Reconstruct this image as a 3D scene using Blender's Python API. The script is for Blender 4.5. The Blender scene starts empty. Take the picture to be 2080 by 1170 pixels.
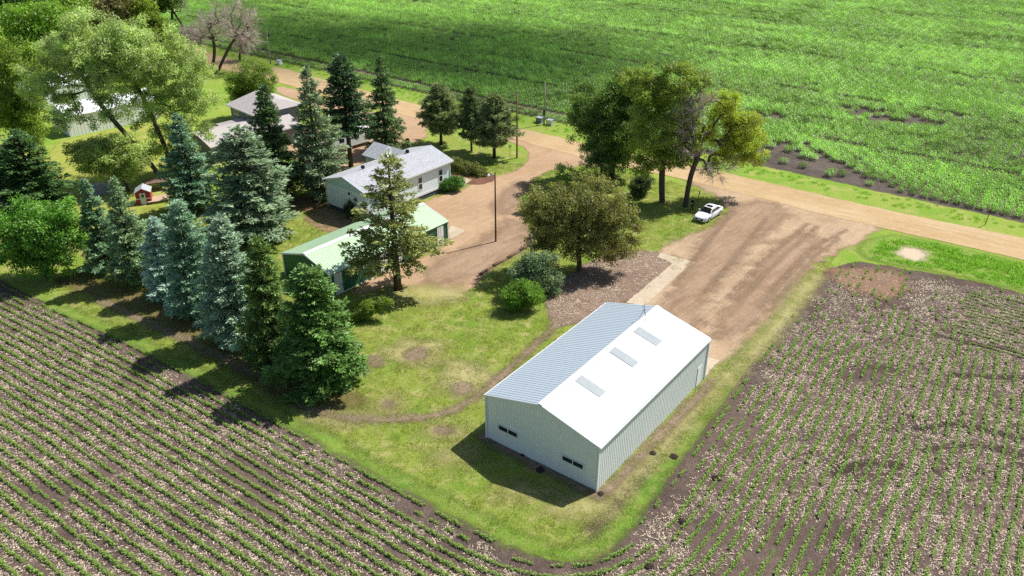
import bpy, math, random
import numpy as np
from mathutils import Vector, Matrix

R = math.radians
C = bpy.context.scene.collection
rng = np.random.default_rng(7)

# ------------------------------------------------------------------ camera
CAM_H, FPX, PIT = 44.0, 1647.5, 0.4989
cam_d = bpy.data.cameras.new('camera')
cam = bpy.data.objects.new('camera', cam_d); C.objects.link(cam)
cam_d.sensor_width = 36.0
cam_d.lens = 36.0 * FPX / 2080.0
cam_d.clip_start, cam_d.clip_end = 0.5, 6000.0
cam.location = (0, 0, CAM_H)
cam.rotation_euler = (math.pi / 2 - PIT, 0, 0)
bpy.context.scene.camera = cam


def G(px, py, z=0.0):
    """survey helper: ground point seen at a photo position"""
    u = (px - 1040) / FPX; w = (585 - py) / FPX
    c, s = math.cos(PIT), math.sin(PIT)
    d = (u, c + w * s, -s + w * c)
    t = (z - CAM_H) / d[2]
    return np.array([d[0] * t, d[1] * t, z])


def Gd(px, py, ydepth):
    """point at world depth y seen at a photo position"""
    u = (px - 1040) / FPX; w = (585 - py) / FPX
    c, s = math.cos(PIT), math.sin(PIT)
    d = np.array((u, c + w * s, -s + w * c))
    return d * (ydepth / d[1]) + np.array((0, 0, CAM_H))


def seen(P, m=4.0):
    """mask: ground points inside the view cone plus a margin of m metres"""
    x, y = P[:, 0], P[:, 1]
    c, s = math.cos(PIT), math.sin(PIT)
    d = y * c + CAM_H * s
    v = y * s - CAM_H * c
    return (np.abs(x) < d * 0.6313 + m) & (v > -d * 0.3551 - m) & (v < d * 0.3551 + m)


def tree_height(base, topy):
    b = G(*base); lo, hi = 0.0, 40.0
    c, s = math.cos(PIT), math.sin(PIT)
    for _ in range(50):
        m = (lo + hi) / 2; z = m - CAM_H
        d = b[1] * c - z * s; v = b[1] * s + z * c
        if 585 - v / d * FPX > topy: lo = m
        else: hi = m
    return lo

# ------------------------------------------------------------------ node helpers


def new_mat(name):
    m = bpy.data.materials.new(name); m.use_nodes = True
    nt = m.node_tree; nt.nodes.clear()
    out = nt.nodes.new('ShaderNodeOutputMaterial')
    return m, nt, out


class N:
    """tiny node builder"""
    def __init__(s, nt): s.nt = nt
    def n(s, t, **k):
        nd = s.nt.nodes.new(t)
        for a, b in k.items(): setattr(nd, a, b)
        return nd
    def put(s, sock, v):
        if v is None: return
        if isinstance(v, bpy.types.NodeSocket): s.nt.links.new(v, sock)
        elif hasattr(sock.default_value, '__len__'):
            v = list(v)
            if len(sock.default_value) == 4 and len(v) == 3: v = v + [1.0]
            sock.default_value = v
        else: sock.default_value = v
    def pos(s):
        return s.n('ShaderNodeNewGeometry').outputs['Position']
    def objco(s):
        return s.n('ShaderNodeTexCoord').outputs['Object']
    def mapping(s, vec, scale=(1, 1, 1), rot=0.0):
        m = s.n('ShaderNodeMapping'); s.put(m.inputs['Vector'], vec)
        m.inputs['Scale'].default_value = scale
        m.inputs['Rotation'].default_value = (0, 0, rot)
        return m.outputs[0]
    def rotscale(s, vec, rot, scale):
        return s.mapping(s.mapping(vec, (1, 1, 1), rot), scale)
    def noise(s, vec, scale, detail=3.0, rough=0.55, dist=0.0):
        t = s.n('ShaderNodeTexNoise'); s.put(t.inputs['Vector'], vec)
        t.inputs['Scale'].default_value = scale; t.inputs['Detail'].default_value = detail
        t.inputs['Roughness'].default_value = rough; t.inputs['Distortion'].default_value = dist
        return t.outputs['Fac']
    def voro(s, vec, scale, feature='F1', out='Distance'):
        t = s.n('ShaderNodeTexVoronoi'); t.feature = feature; s.put(t.inputs['Vector'], vec)
        t.inputs['Scale'].default_value = scale
        return t.outputs[out]
    def math(s, op, a, b=0.0, c=None, clamp=False):
        m = s.n('ShaderNodeMath', operation=op, use_clamp=clamp)
        s.put(m.inputs[0], a); s.put(m.inputs[1], b)
        if c is not None: s.put(m.inputs[2], c)
        return m.outputs[0]
    def step(s, v, lo, hi, a=0.0, b=1.0):
        m = s.n('ShaderNodeMapRange', interpolation_type='SMOOTHSTEP')
        s.put(m.inputs['Value'], v); m.inputs['From Min'].default_value = lo; m.inputs['From Max'].default_value = hi
        m.inputs['To Min'].default_value = a; m.inputs['To Max'].default_value = b
        return m.outputs[0]
    def mix(s, f, a, b, mode='MIX'):
        m = s.n('ShaderNodeMix', data_type='RGBA', blend_type=mode)
        s.put(m.inputs[0], f); s.put(m.inputs[6], a); s.put(m.inputs[7], b)
        return m.outputs[2]
    def attr(s, name, typ='GEOMETRY', out='Fac'):
        a = s.n('ShaderNodeAttribute'); a.attribute_name = name; a.attribute_type = typ
        return a.outputs[out]
    def bump(s, h, dist, strength=1.0):
        b = s.n('ShaderNodeBump'); s.put(b.inputs['Height'], h)
        b.inputs['Distance'].default_value = dist; b.inputs['Strength'].default_value = strength
        return b.outputs[0]
    def principled(s, col, rough=0.8, normal=None, spec=0.3, metal=0.0, trans=0.0):
        p = s.n('ShaderNodeBsdfPrincipled')
        s.put(p.inputs['Base Color'], col); s.put(p.inputs['Roughness'], rough)
        p.inputs['Specular IOR Level'].default_value = spec
        p.inputs['Metallic'].default_value = metal
        p.inputs['Transmission Weight'].default_value = trans
        if normal is not None: s.put(p.inputs['Normal'], normal)
        return p.outputs[0]
    def diffuse(s, col, normal=None):
        p = s.n('ShaderNodeBsdfDiffuse'); s.put(p.inputs['Color'], col)
        if normal is not None: s.put(p.inputs['Normal'], normal)
        return p.outputs[0]
    def mixsh(s, f, a, b):
        m = s.n('ShaderNodeMixShader'); s.put(m.inputs[0], f); s.put(m.inputs[1], a); s.put(m.inputs[2], b)
        return m.outputs[0]
    def transp(s):
        return s.n('ShaderNodeBsdfTransparent').outputs[0]


def solid(name, col, rough=0.6, spec=0.3, metal=0.0, dirt=0.12, scale=3.0):
    """plain painted/solid surface with slight weathering"""
    m, nt, out = new_mat(name); q = N(nt)
    n1 = q.noise(q.objco(), scale, 4)
    c2 = [c * (1 - dirt) for c in col]
    sh = q.principled(q.mix(q.step(n1, .35, .7), col, c2), rough, None, spec, metal)
    nt.links.new(sh, out.inputs[0]); return m

# ------------------------------------------------------------------ mesh helpers


def mesh_from(name, V, loops, starts, mat=None, fattr=None, smooth=False, vattr=None):
    me = bpy.data.meshes.new(name)
    V = np.asarray(V, dtype=np.float32).reshape(-1, 3)
    loops = np.asarray(loops, dtype=np.int32); starts = np.asarray(starts, dtype=np.int32)
    me.vertices.add(len(V)); me.vertices.foreach_set('co', V.ravel())
    me.loops.add(len(loops)); me.loops.foreach_set('vertex_index', loops)
    me.polygons.add(len(starts)); me.polygons.foreach_set('loop_start', starts)
    me.update(calc_edges=True); me.validate()
    if fattr:
        for k, a in fattr.items():
            at = me.attributes.new(k, 'FLOAT', 'FACE'); at.data.foreach_set('value', np.asarray(a, dtype=np.float32))
    if vattr:
        for k, a in vattr.items():
            at = me.attributes.new(k, 'FLOAT', 'POINT'); at.data.foreach_set('value', np.asarray(a, dtype=np.float32))
    me.polygons.foreach_set('use_smooth', np.full(len(me.polygons), smooth))
    if mat: me.materials.append(mat)
    return me


def quads_mesh(name, V, mat, v=None, smooth=False):
    n = len(V) // 4
    return mesh_from(name, V, np.arange(4 * n), np.arange(n) * 4, mat, {'v': v} if v is not None else None, smooth)


class MB:
    def __init__(s): s.V = []; s.L = []; s.S = []; s.nl = 0; s.nv = 0
    def add(s, verts, faces):
        o = s.nv
        for p in verts: s.V.append(tuple(p))
        s.nv += len(verts)
        for f in faces:
            s.S.append(s.nl); s.nl += len(f)
            s.L.extend(i + o for i in f)
        return s
    def box(s, c, size, rz=0.0, taper=1.0, M=None):
        hx, hy, hz = size[0] / 2, size[1] / 2, size[2] / 2
        vs = []
        for z, t in ((-hz, 1.0), (hz, taper)):
            for x, y in ((-hx, -hy), (hx, -hy), (hx, hy), (-hx, hy)):
                p = Vector((x * t, y * t, z))
                if M is not None: p = M @ p
                p = Matrix.Rotation(rz, 3, 'Z') @ p + Vector(c)
                vs.append(p)
        return s.add(vs, [(0, 3, 2, 1), (4, 5, 6, 7), (0, 1, 5, 4), (1, 2, 6, 5), (2, 3, 7, 6), (3, 0, 4, 7)])
    def b2(s, a, b):
        a = np.array(a, float); b = np.array(b, float)
        return s.box((a + b) / 2, np.abs(b - a))
    def hexa(s, bot, top):
        return s.add(list(bot) + list(top), [(3, 2, 1, 0), (4, 5, 6, 7), (0, 1, 5, 4), (1, 2, 6, 5), (2, 3, 7, 6), (3, 0, 4, 7)])
    def tube(s, pts, rad, sides=8, cap=True):
        pts = [Vector(p) for p in pts]; rings = []
        for i, p in enumerate(pts):
            if i == 0: d = pts[1] - p
            elif i == len(pts) - 1: d = p - pts[i - 1]
            else: d = pts[i + 1] - pts[i - 1]
            d.normalize()
            a = Vector((0, 0, 1)) if abs(d.z) < .9 else Vector((1, 0, 0))
            x = d.cross(a).normalized(); y = d.cross(x)
            r = rad[i] if hasattr(rad, '__len__') else rad
            rings.append([p + (x * math.cos(2 * math.pi * k / sides) + y * math.sin(2 * math.pi * k / sides)) * r for k in range(sides)])
        vs = [v for rg in rings for v in rg]; fs = []
        for i in range(len(pts) - 1):
            for k in range(sides):
                a, b = i * sides + k, i * sides + (k + 1) % sides
                fs.append((a, a + sides, b + sides, b))
        if cap:
            fs.append(tuple(range(sides))); fs.append(tuple(reversed(range((len(pts) - 1) * sides, len(pts) * sides))))
        return s.add(vs, fs)
    def loft(s, rings, closed=True, cap=True):
        n = len(rings[0]); vs = [v for rg in rings for v in rg]; fs = []
        for i in range(len(rings) - 1):
            for k in range(n if closed else n - 1):
                a, b = i * n + k, i * n + (k + 1) % n
                fs.append((a, b, b + n, a + n))
        if cap:
            fs.append(tuple(reversed(range(n)))); fs.append(tuple(range((len(rings) - 1) * n, len(rings) * n)))
        return s.add(vs, fs)
    def ball(s, c, r, nu=10, nv=6):
        rings = []
        for j in range(nv + 1):
            t = math.pi * j / nv
            rr = max(1e-3, math.sin(t)); zz = -math.cos(t)
            rings.append([(c[0] + r[0] * rr * math.cos(2 * math.pi * k / nu), c[1] + r[1] * rr * math.sin(2 * math.pi * k / nu), c[2] + r[2] * zz) for k in range(nu)])
        return s.loft(rings)
    def mesh(s, name, mat, smooth=False):
        return mesh_from(name, s.V, s.L, s.S, mat, None, smooth)


def tag(o, label=None, cat=None, group=None, kind=None):
    if label: o['label'] = label
    if cat: o['category'] = cat
    if group: o['group'] = group
    if kind: o['kind'] = kind
    return o


def root(name, loc, rz, label, cat, group=None, scale=None):
    o = bpy.data.objects.new(name, None); C.objects.link(o)
    o.location = tuple(loc); o.rotation_euler = (0, 0, rz)
    if scale is not None: o.scale = scale
    o.empty_display_size = 0.5
    return tag(o, label, cat, group)


def part(name, geo, mat, parent=None, smooth=False, label=None):
    me = geo.mesh(name, mat, smooth) if isinstance(geo, MB) else geo
    o = bpy.data.objects.new(name, me); C.objects.link(o)
    if parent is not None: o.parent = parent
    if label: o['label'] = label
    return o


def bevel(o, w=0.03, seg=2):
    b = o.modifiers.new('bevel', 'BEVEL'); b.width = w; b.segments = seg; b.limit_method = 'ANGLE'; b.angle_limit = R(35)
    return o

# ------------------------------------------------------------------ light
SUN_EL = R(53.5); SUN_AZ = np.array((0.866, 0.5))
w = bpy.data.worlds.new('World'); bpy.context.scene.world = w; w.use_nodes = True
nt = w.node_tree; nt.nodes.clear()
sky = nt.nodes.new('ShaderNodeTexSky'); sky.sky_type = 'NISHITA'; sky.sun_disc = False
sky.sun_elevation = SUN_EL; sky.sun_rotation = math.atan2(SUN_AZ[0], SUN_AZ[1])
bg = nt.nodes.new('ShaderNodeBackground'); bg.inputs[1].default_value = 0.085
wo = nt.nodes.new('ShaderNodeOutputWorld')
nt.links.new(sky.outputs[0], bg.inputs[0]); nt.links.new(bg.outputs[0], wo.inputs[0])
sd = bpy.data.lights.new('sun', 'SUN'); sd.energy = 5.0; sd.angle = R(0.5); sd.color = (1.0, 0.965, 0.90)
sun = bpy.data.objects.new('sun', sd); C.objects.link(sun)
S3 = Vector((SUN_AZ[0] * math.cos(SUN_EL), SUN_AZ[1] * math.cos(SUN_EL), math.sin(SUN_EL)))
sun.rotation_euler = S3.to_track_quat('Z', 'Y').to_euler()
sun.location = S3 * 200
sc = bpy.context.scene
sc.view_settings.view_transform = 'Standard'; sc.view_settings.look = 'None'
sc.view_settings.exposure = 0.45; sc.view_settings.gamma = 1.0
sc.render.engine = 'CYCLES'
sc.cycles.max_bounces = 6; sc.cycles.diffuse_bounces = 3; sc.cycles.transparent_max_bounces = 16
sc.cycles.use_denoising = False

# ------------------------------------------------------------------ ground sheets


def chaikin(P, n=2, closed=True):
    P = np.asarray(P, float)
    for _ in range(n):
        if closed:
            Q = np.roll(P, -1, 0)
            P = np.stack([P * .75 + Q * .25, P * .25 + Q * .75], 1).reshape(-1, P.shape[1])
        else:
            A, B = P[:-1], P[1:]
            P = np.concatenate([P[:1], np.stack([A * .75 + B * .25, A * .25 + B * .75], 1).reshape(-1, P.shape[1]), P[-1:]])
    return P


def seg_dist(X, A, B):
    d = B - A; L = (d * d).sum(1) + 1e-9
    best = np.full(len(X), 1e9)
    for i in range(len(A)):
        w_ = X - A[i]; t = np.clip((w_ @ d[i]) / L[i], 0, 1)
        e = w_ - t[:, None] * d[i]
        best = np.minimum(best, (e * e).sum(1))
    return np.sqrt(best)


def signed(X, P):
    """signed distance to polygon, positive inside"""
    A = P; B = np.roll(P, -1, 0)
    dist = seg_dist(X, A, B)
    ins = np.zeros(len(X), bool)
    for i in range(len(A)):
        (x1, y1), (x2, y2) = A[i], B[i]
        if y1 == y2: continue
        cond = ((y1 > X[:, 1]) != (y2 > X[:, 1])) & (X[:, 0] < (x2 - x1) * (X[:, 1] - y1) / (y2 - y1) + x1)
        ins ^= cond
    return np.where(ins, dist, -dist)


LAYERS = {}


def grid_sheet(name, P, sdf, mat, layer, res, margin, extra=None):
    LAYERS[layer] = LAYERS.get(layer, -1) + 1; zl = layer * .006 + LAYERS[layer] * .00026
    lo = P.min(0) - margin; hi = P.max(0) + margin
    nx, ny = int((hi[0] - lo[0]) / res) + 2, int((hi[1] - lo[1]) / res) + 2
    gx, gy = np.meshgrid(lo[0] + np.arange(nx) * res, lo[1] + np.arange(ny) * res, indexing='ij')
    X = np.stack([gx.ravel(), gy.ravel()], 1)
    sdv = sdf(X)
    idx = np.arange(nx * ny).reshape(nx, ny)
    q = np.stack([idx[:-1, :-1], idx[1:, :-1], idx[1:, 1:], idx[:-1, 1:]], -1).reshape(-1, 4)
    keep = sdv[q].max(1) > -margin
    q = q[keep]
    used = np.unique(q); rm = np.full(nx * ny, -1); rm[used] = np.arange(len(used))
    V = np.concatenate([X[used], np.full((len(used), 1), zl)], 1)
    va = {'sd': sdv[used]}
    if extra:
        for k, fn in extra.items(): va[k] = fn(X[used])
    me = mesh_from(name, V, rm[q].ravel(), np.arange(len(q)) * 4, mat, None, True, va)
    o = bpy.data.objects.new(name, me); C.objects.link(o)
    o['kind'] = 'structure'
    return o


def poly_sheet(name, pix, mat, layer, res=0.5, margin=1.2, smooth=2, world=False, extra=None):
    P = np.array([p[:2] for p in pix], float) if world else np.array([G(*p)[:2] for p in pix])
    if smooth: P = chaikin(P, smooth)
    return grid_sheet(name, P, lambda X: signed(X, P), mat, layer, res, margin, extra)


def path_sheet(name, pix, width, mat, layer, res=0.3, margin=0.8, world=False):
    P = np.array([p[:2] for p in pix], float) if world else np.array([G(*p)[:2] for p in pix])
    P = chaikin(P, 2, False)
    return grid_sheet(name, P, lambda X: width / 2 - seg_dist(X, P[:-1], P[1:]), mat, layer, res, margin + width / 2)


def edge_alpha(q, soft, amp, amp2, ns=0.5):
    """ragged organic border of a ground sheet: signed distance + noise"""
    p = q.pos()
    n1 = q.math('MULTIPLY', q.math('SUBTRACT', q.noise(p, ns, 3), 0.5), amp * 2)
    n2 = q.math('MULTIPLY', q.math('SUBTRACT', q.noise(p, 5.0, 3, .7), 0.5), amp2 * 2)
    d = q.math('ADD', q.math('ADD', q.attr('sd'), n1), n2)
    return q.step(d, -soft, soft)


def finish_ground(nt, out, q, sh, alpha):
    nt.links.new(q.mixsh(alpha, q.transp(), sh) if alpha is not None else sh, out.inputs[0])


def grass_mat(name, cols, patch=0.12, fine=9.0, alpha=None, bump=0.10, mow=None):
    """cols: lush, mid, dry, bare-ish"""
    m, nt, out = new_mat(name); q = N(nt); p = q.pos()
    big = q.noise(p, patch, 4, .6)
    med = q.noise(p, patch * 5, 4, .65)
    c = q.mix(q.step(big, .36, .62), cols[0], cols[1])
    dry = q.math('MULTIPLY', q.step(med, .42, .68), q.step(q.noise(p, patch * 2.1, 3), .33, .58))
    c = q.mix(dry, c, cols[2])
    f = q.noise(p, fine * .7, 5, .8)
    f2 = q.noise(p, fine * .22, 4, .75)
    c = q.mix(q.step(q.noise(p, fine * .4, 4, .8), .42, .3, 0, .45), c, [k * .5 for k in cols[1]])
    c = q.mix(q.step(f2, .5, .75, 0, .6), c, cols[2])
    c = q.mix(q.step(f, .35, .55, .55, 0), c, [k * .55 for k in cols[0]])
    c = q.mix(q.step(f, .6, .75, 0, .5), c, cols[3])
    if mow:
        st = q.noise(q.rotscale(p, mow, (.9, .04, 1)), 1.0, 2)
        c = q.mix(q.step(st, .45, .6, 0, .35), c, cols[2])
    nrm = q.bump(q.math('ADD', f, q.math('MULTIPLY', f2, .7)), bump, .9)
    sh = q.principled(c, .9, nrm, .1)
    a = edge_alpha(q, *alpha) if alpha else None
    finish_ground(nt, out, q, sh, a); return m


def dirt_mat(name, cols, streak=None, alpha=(.25, .7, .35), fine=6.0, bump=0.05, speck=None, streak_amt=.7, patch=.13):
    m, nt, out = new_mat(name); q = N(nt); p = q.pos()
    big = q.noise(p, patch, 4, .6); med = q.noise(p, .8, 4, .6); f = q.noise(p, fine, 5, .75)
    c = q.mix(q.step(big, .36, .64), cols[0], cols[1])
    c = q.mix(q.step(med, .45, .75, 0, .5), c, cols[2])
    if streak is not None:
        wv = q.n('ShaderNodeTexNoise'); q.put(wv.inputs['Vector'], p); wv.inputs['Scale'].default_value = .07
        wp = q.n('ShaderNodeVectorMath', operation='MULTIPLY_ADD'); q.put(wp.inputs[0], wv.outputs['Color']); wp.inputs[1].default_value = (3, 3, 0); q.put(wp.inputs[2], p)
        s1 = q.noise(q.rotscale(wp.outputs[0], streak, (.9, .05, 1)), 1.0, 5, .72)
        s2 = q.noise(q.rotscale(wp.outputs[0], streak, (3.6, .22, 1)), 1.0, 4, .7)
        c = q.mix(q.step(s1, .48, .66, 0, streak_amt), c, cols[2])
        c = q.mix(q.step(s2, .52, .7, 0, streak_amt * .8), c, cols[3])
    c = q.mix(q.step(f, .5, .8, 0, .6), c, cols[3])
    c = q.mix(q.step(f, .32, .48, .65, 0), c, [k * .5 for k in cols[0]])
    c = q.mix(q.step(q.noise(p, fine * .35, 5, .8), .54, .66, 0, .5), c, cols[3])
    if speck:
        sp = q.noise(q.rotscale(p, .6, (7, 26, 1)), 1.0, 2, .6)
        sp2 = q.noise(q.rotscale(p, 2.0, (7, 26, 1)), 1.0, 2, .6)
        c = q.mix(q.step(q.math('MAXIMUM', sp, sp2), .62, .70, 0, .9), c, speck)
    nrm = q.bump(q.math('ADD', f, med), bump, .8)
    sh = q.principled(c, .95, nrm, .08)
    a = edge_alpha(q, *alpha) if alpha else None
    finish_ground(nt, out, q, sh, a); return m


M = {}
LUSH, MIDG, DRY, PALE = (.165, .26, .03), (.24, .285, .05), (.37, .34, .13), (.44, .41, .20)
M['base'] = grass_mat('verge_grass', [(.17, .30, .03), (.25, .33, .05), (.34, .34, .10), (.38, .40, .14)], .1, 6)
M['lawn'] = grass_mat('lawn_grass', [LUSH, MIDG, DRY, PALE], .16, 7, (.15, .5, .35), .12)
M['lush'] = grass_mat('edge_grass', [(.145, .27, .033), (.20, .295, .045), (.29, .31, .09), (.35, .37, .13)], .3, 7, (.7, .8, .6), .12)
M['farlawn'] = grass_mat('mown_lawn_grass', [(.21, .27, .035), (.28, .31, .055), (.36, .34, .10), (.38, .38, .12)], .1, 7, (.2, .4, .3), .06, R(25))
M['soil'] = dirt_mat('field_soil_earth', [(.072, .05, .042), (.11, .078, .064), (.17, .125, .102), (.22, .17, .14)], None, (.15, .45, .5), 7, .09, (.40, .31, .25))
M['corn_soil'] = dirt_mat('corn_soil_earth', [(.062, .05, .044), (.10, .08, .068), (.16, .125, .10), (.19, .15, .125)], R(-37), (.2, .8, .4), 5, .06, None, .5)
M['gravel'] = dirt_mat('gravel_tan', [(.435, .30, .155), (.385, .26, .13), (.49, .37, .225), (.53, .42, .28)], R(127), (.12, .35, .3), 9, .02, None, .75)
M['drive'] = dirt_mat('driveway_gravel', [(.40, .265, .16), (.335, .215, .125), (.455, .325, .215), (.50, .375, .27)], R(37), (.35, .9, .7), 8, .03, None, .4)
M['yard'] = dirt_mat('yard_dirt', [(.40, .28, .175), (.29, .195, .12), (.47, .355, .245), (.51, .405, .295)], R(40), (.6, 1.4, 1.0), 7, .05, None, .45, .09)
M['brown'] = dirt_mat('brown_earth', [(.155, .10, .077), (.21, .145, .11), (.30, .215, .16), (.36, .27, .20)], R(-40), (.4, .9, .9), 7, .09, (.42, .33, .25), .5)
M['chips'] = dirt_mat('wood_chip', [(.30, .19, .12), (.24, .15, .10), (.36, .24, .16), (.40, .28, .19)], None, (.1, .3, .3), 10, .04)
M['redmulch'] = dirt_mat('red_mulch', [(.13, .055, .04), (.18, .085, .06), (.24, .13, .10), (.28, .17, .13)], None, (.15, .5, .4), 9, .06)
M['bare'] = dirt_mat('bare_earth', [(.25, .18, .13), (.21, .15, .11), (.33, .25, .17), (.36, .28, .19)], None, (.5, .5, .9), 8, .06)
M['straw'] = dirt_mat('dead_grass', [(.36, .32, .14), (.30, .29, .09), (.40, .36, .19), (.45, .40, .25)], None, (1.3, 1.2, 1.6), 8, .09)
M['rust'] = dirt_mat('rust_weeds', [(.25, .15, .09), (.20, .125, .085), (.30, .20, .13), (.33, .23, .16)], None, (.9, 1.4, 2.2), 7, .08)
M['dark'] = dirt_mat('dark_earth', [(.05, .037, .03), (.07, .05, .042), (.10, .075, .06), (.13, .10, .08)], None, (.35, .6, .7), 8, .08)
M['darkband'] = dirt_mat('damp_earth', [(.075, .052, .044), (.095, .068, .056), (.14, .10, .085), (.20, .155, .125)], None, (1.2, 1.6, 1.6), 7, .08, (.34, .27, .21))
M['litter'] = dirt_mat('needle_litter', [(.17, .13, .055), (.13, .11, .04), (.22, .17, .08), (.28, .22, .13)], None, (.9, 1.2, 1.0), 8, .06)
M['damp'] = dirt_mat('packed_earth', [(.30, .20, .128), (.25, .163, .103), (.36, .255, .175), (.42, .31, .225)], R(40), (1.6, 2.0, 1.6), 7, .05, None, .7)
M['damp2'] = dirt_mat('rut_earth', [(.27, .18, .115), (.24, .155, .10), (.34, .24, .165), (.40, .30, .21)], R(40), (.5, .5, .9), 7, .05, None, .5)
M['sand'] = dirt_mat('sand', [(.50, .41, .29), (.44, .35, .24), (.55, .46, .36), (.57, .48, .38)], None, (.5, 1.3, 1.0), 7, .04)
M['conc'] = dirt_mat('concrete', [(.47, .385, .28), (.40, .32, .23), (.54, .46, .36), (.57, .49, .40)], None, (.08, .22, .22), 5, .01)
M['greyconc'] = dirt_mat('grey_gravel', [(.36, .33, .30), (.32, .29, .27), (.40, .37, .34), (.42, .39, .36)], None, (.2, .3, .3), 6, .02)

# base sheet to the horizon
g = MB(); g.add([(-3000, -600, 0), (3000, -600, 0), (3000, 5000, 0), (-3000, 5000, 0)], [(0, 1, 2, 3)])
o = part('ground', g, M['base']); o['kind'] = 'structure'

EDGE_PIX = [(-420, 330), (-200, 455), (-60, 535), (0, 566), (60, 600), (160, 640), (300, 705), (430, 775), (560, 843), (700, 922), (860, 1010),
            (1000, 1085), (1080, 1125), (1150, 1143), (1215, 1133), (1260, 1095), (1310, 1030), (1400, 910), (1500, 770), (1560, 690), (1610, 620), (1640, 575), (1690, 545)]
EDGE = chaikin(np.array([G(*p)[:2] for p in EDGE_PIX]), 3, False)
R_PIX = [(1740, 530), (1830, 545), (1900, 556), (2000, 576), (2080, 597), (2300, 650)]
soilP = np.concatenate([EDGE, np.array([G(*p)[:2] for p in R_PIX]), np.array([(110, 75), (110, 15), (-110, 15), (-170, 150)])])
grid_sheet('soil', soilP, lambda X: signed(X, soilP), M['soil'], 1, 0.8, 1.6)
lawnP = [(-300, 395), (-60, 535), (0, 566), (60, 600), (160, 640), (300, 705), (430, 775), (560, 843), (700, 922), (860, 1010),
         (1000, 1085), (1080, 1125), (1150, 1143), (1215, 1133), (1260, 1095), (1310, 1030), (1400, 910), (1500, 770), (1560, 690), (1610, 620), (1640, 575),
         (1690, 535), (1700, 500), (1500, 400), (1240, 340), (1070, 315), (940, 268), (830, 300), (640, 330), (500, 420), (300, 420), (120, 400), (-100, 330)]
poly_sheet('lawn', lawnP, M['lawn'], 2, .6, 1.4, 1)
# lush strip along the field edge
path_sheet('grass_margin', [(100, 618), (300, 702), (430, 772), (560, 840), (700, 914), (860, 998), (1000, 1072), (1080, 1110), (1150, 1125), (1210, 1112), (1260, 1070), (1310, 1000), (1400, 880), (1480, 770), (1530, 690)], 1.3, M['lush'], 3, .4, 2.2)
poly_sheet('mown_lawn', [(60, 420), (100, 300), (150, 278), (240, 262), (330, 250), (420, 300), (420, 420), (320, 450), (200, 450)], M['farlawn'], 3, .8, 1.0)
poly_sheet('mown_lawn', [(600, 192), (660, 186), (745, 214), (800, 240), (700, 262), (640, 240)], M['farlawn'], 3, .8, .8)
poly_sheet('mown_lawn', [(690, 345), (760, 322), (840, 305), (860, 318), (780, 345), (730, 362)], M['lush'], 3, .5, .8)
cornP = [tuple(np.array((5.4, 146.1)) + np.array((.797, -.604)) * a + np.array((.604, .797)) * b) for a, b in ((-220, .2), (120, .2), (260, .2), (260, 330), (-220, 330))]
poly_sheet('corn_soil', cornP, M['corn_soil'], 1, 3.0, 1.5, 0, True)
# roads, yards
roadP = [(330, 70), (380, 90), (450, 118), (570, 138), (640, 157), (830, 209), (1000, 248), (1080, 266), (1150, 283), (1250, 306), (1380, 331), (1500, 357), (1800, 427), (2080, 484), (2300, 533),
         (2300, 587), (2080, 527), (1750, 455), (1500, 392), (1380, 362), (1240, 334), (1150, 312), (1000, 270), (830, 238), (640, 190), (570, 168), (440, 140), (370, 112), (320, 92)]
driveP = [(1010, 262), (1250, 320), (1250, 342), (1185, 335), (1150, 342), (1105, 350), (1075, 372), (1050, 405), (1065, 440), (1075, 480), (1075, 500), (1055, 508), (985, 556), (968, 580), (935, 600), (870, 604), (835, 590), (800, 575), (740, 600), (700, 596), (800, 545), (900, 505),
          (916, 470), (905, 445), (840, 425), (870, 405), (905, 395), (935, 385), (965, 372), (1005, 360), (1055, 345), (1080, 318), (1066, 298), (1020, 285)]
poly_sheet('driveway', driveP, M['drive'], 5, .4, 1.4)
ndriveP = [(560, 172), (640, 192), (745, 232), (800, 222), (890, 238), (862, 262), (872, 275), (848, 288), (815, 300), (780, 318), (735, 335), (690, 345), (650, 345), (600, 320), (560, 300), (600, 262), (700, 262), (720, 240), (640, 215), (560, 190)]
poly_sheet('driveway', ndriveP, M['drive'], 5, .5, 1.0)
yardP = [(1385, 345), (1500, 375), (1790, 440), (1785, 470), (1745, 492), (1700, 515), (1660, 532), (1630, 570), (1575, 640), (1520, 690), (1490, 715), (1440, 765), (1400, 760), (1300, 660), (1280, 625), (1340, 568), (1400, 530), (1330, 512), (1350, 498), (1400, 478), (1455, 457), (1482, 428), (1462, 402), (1425, 385), (1390, 368)]
poly_sheet('farmyard', yardP, M['yard'], 6, .4, 1.5)
poly_sheet('gravel_road', roadP, M['gravel'], 7, .6, .8)
brownP = [(1180, 540), (1130, 575), (1105, 600), (1112, 640), (1125, 668), (1180, 655), (1250, 620), (1300, 605), (1350, 560), (1375, 535), (1340, 512), (1285, 506), (1230, 520)]
poly_sheet('brown_earth', brownP, M['brown'], 4, .4, 1.5)
poly_sheet('wood_chip_bed', [(610, 440), (668, 418), (745, 450), (800, 478), (770, 500), (690, 482), (640, 462)], M['chips'], 4, .4, .6, 1)
poly_sheet('mulch_bed', [(585, 405), (640, 392), (672, 400), (668, 420), (620, 432), (590, 425)], M['redmulch'], 4, .4, .8)
poly_sheet('mulch_bed', [(905, 355), (990, 345), (1010, 365), (985, 375), (950, 375), (915, 375)], M['redmulch'], 6, .4, .7)
poly_sheet('concrete_slab', [(1343, 514), (1412, 533), (1375, 562), (1310, 622), (1272, 615), (1325, 570), (1367, 536), (1335, 522)], M['conc'], 8, .2, .3, 0)
poly_sheet('concrete_slab', [(916, 458), (947, 470), (914, 487), (910, 470)], M['conc'], 8, .2, .3, 0)
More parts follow.
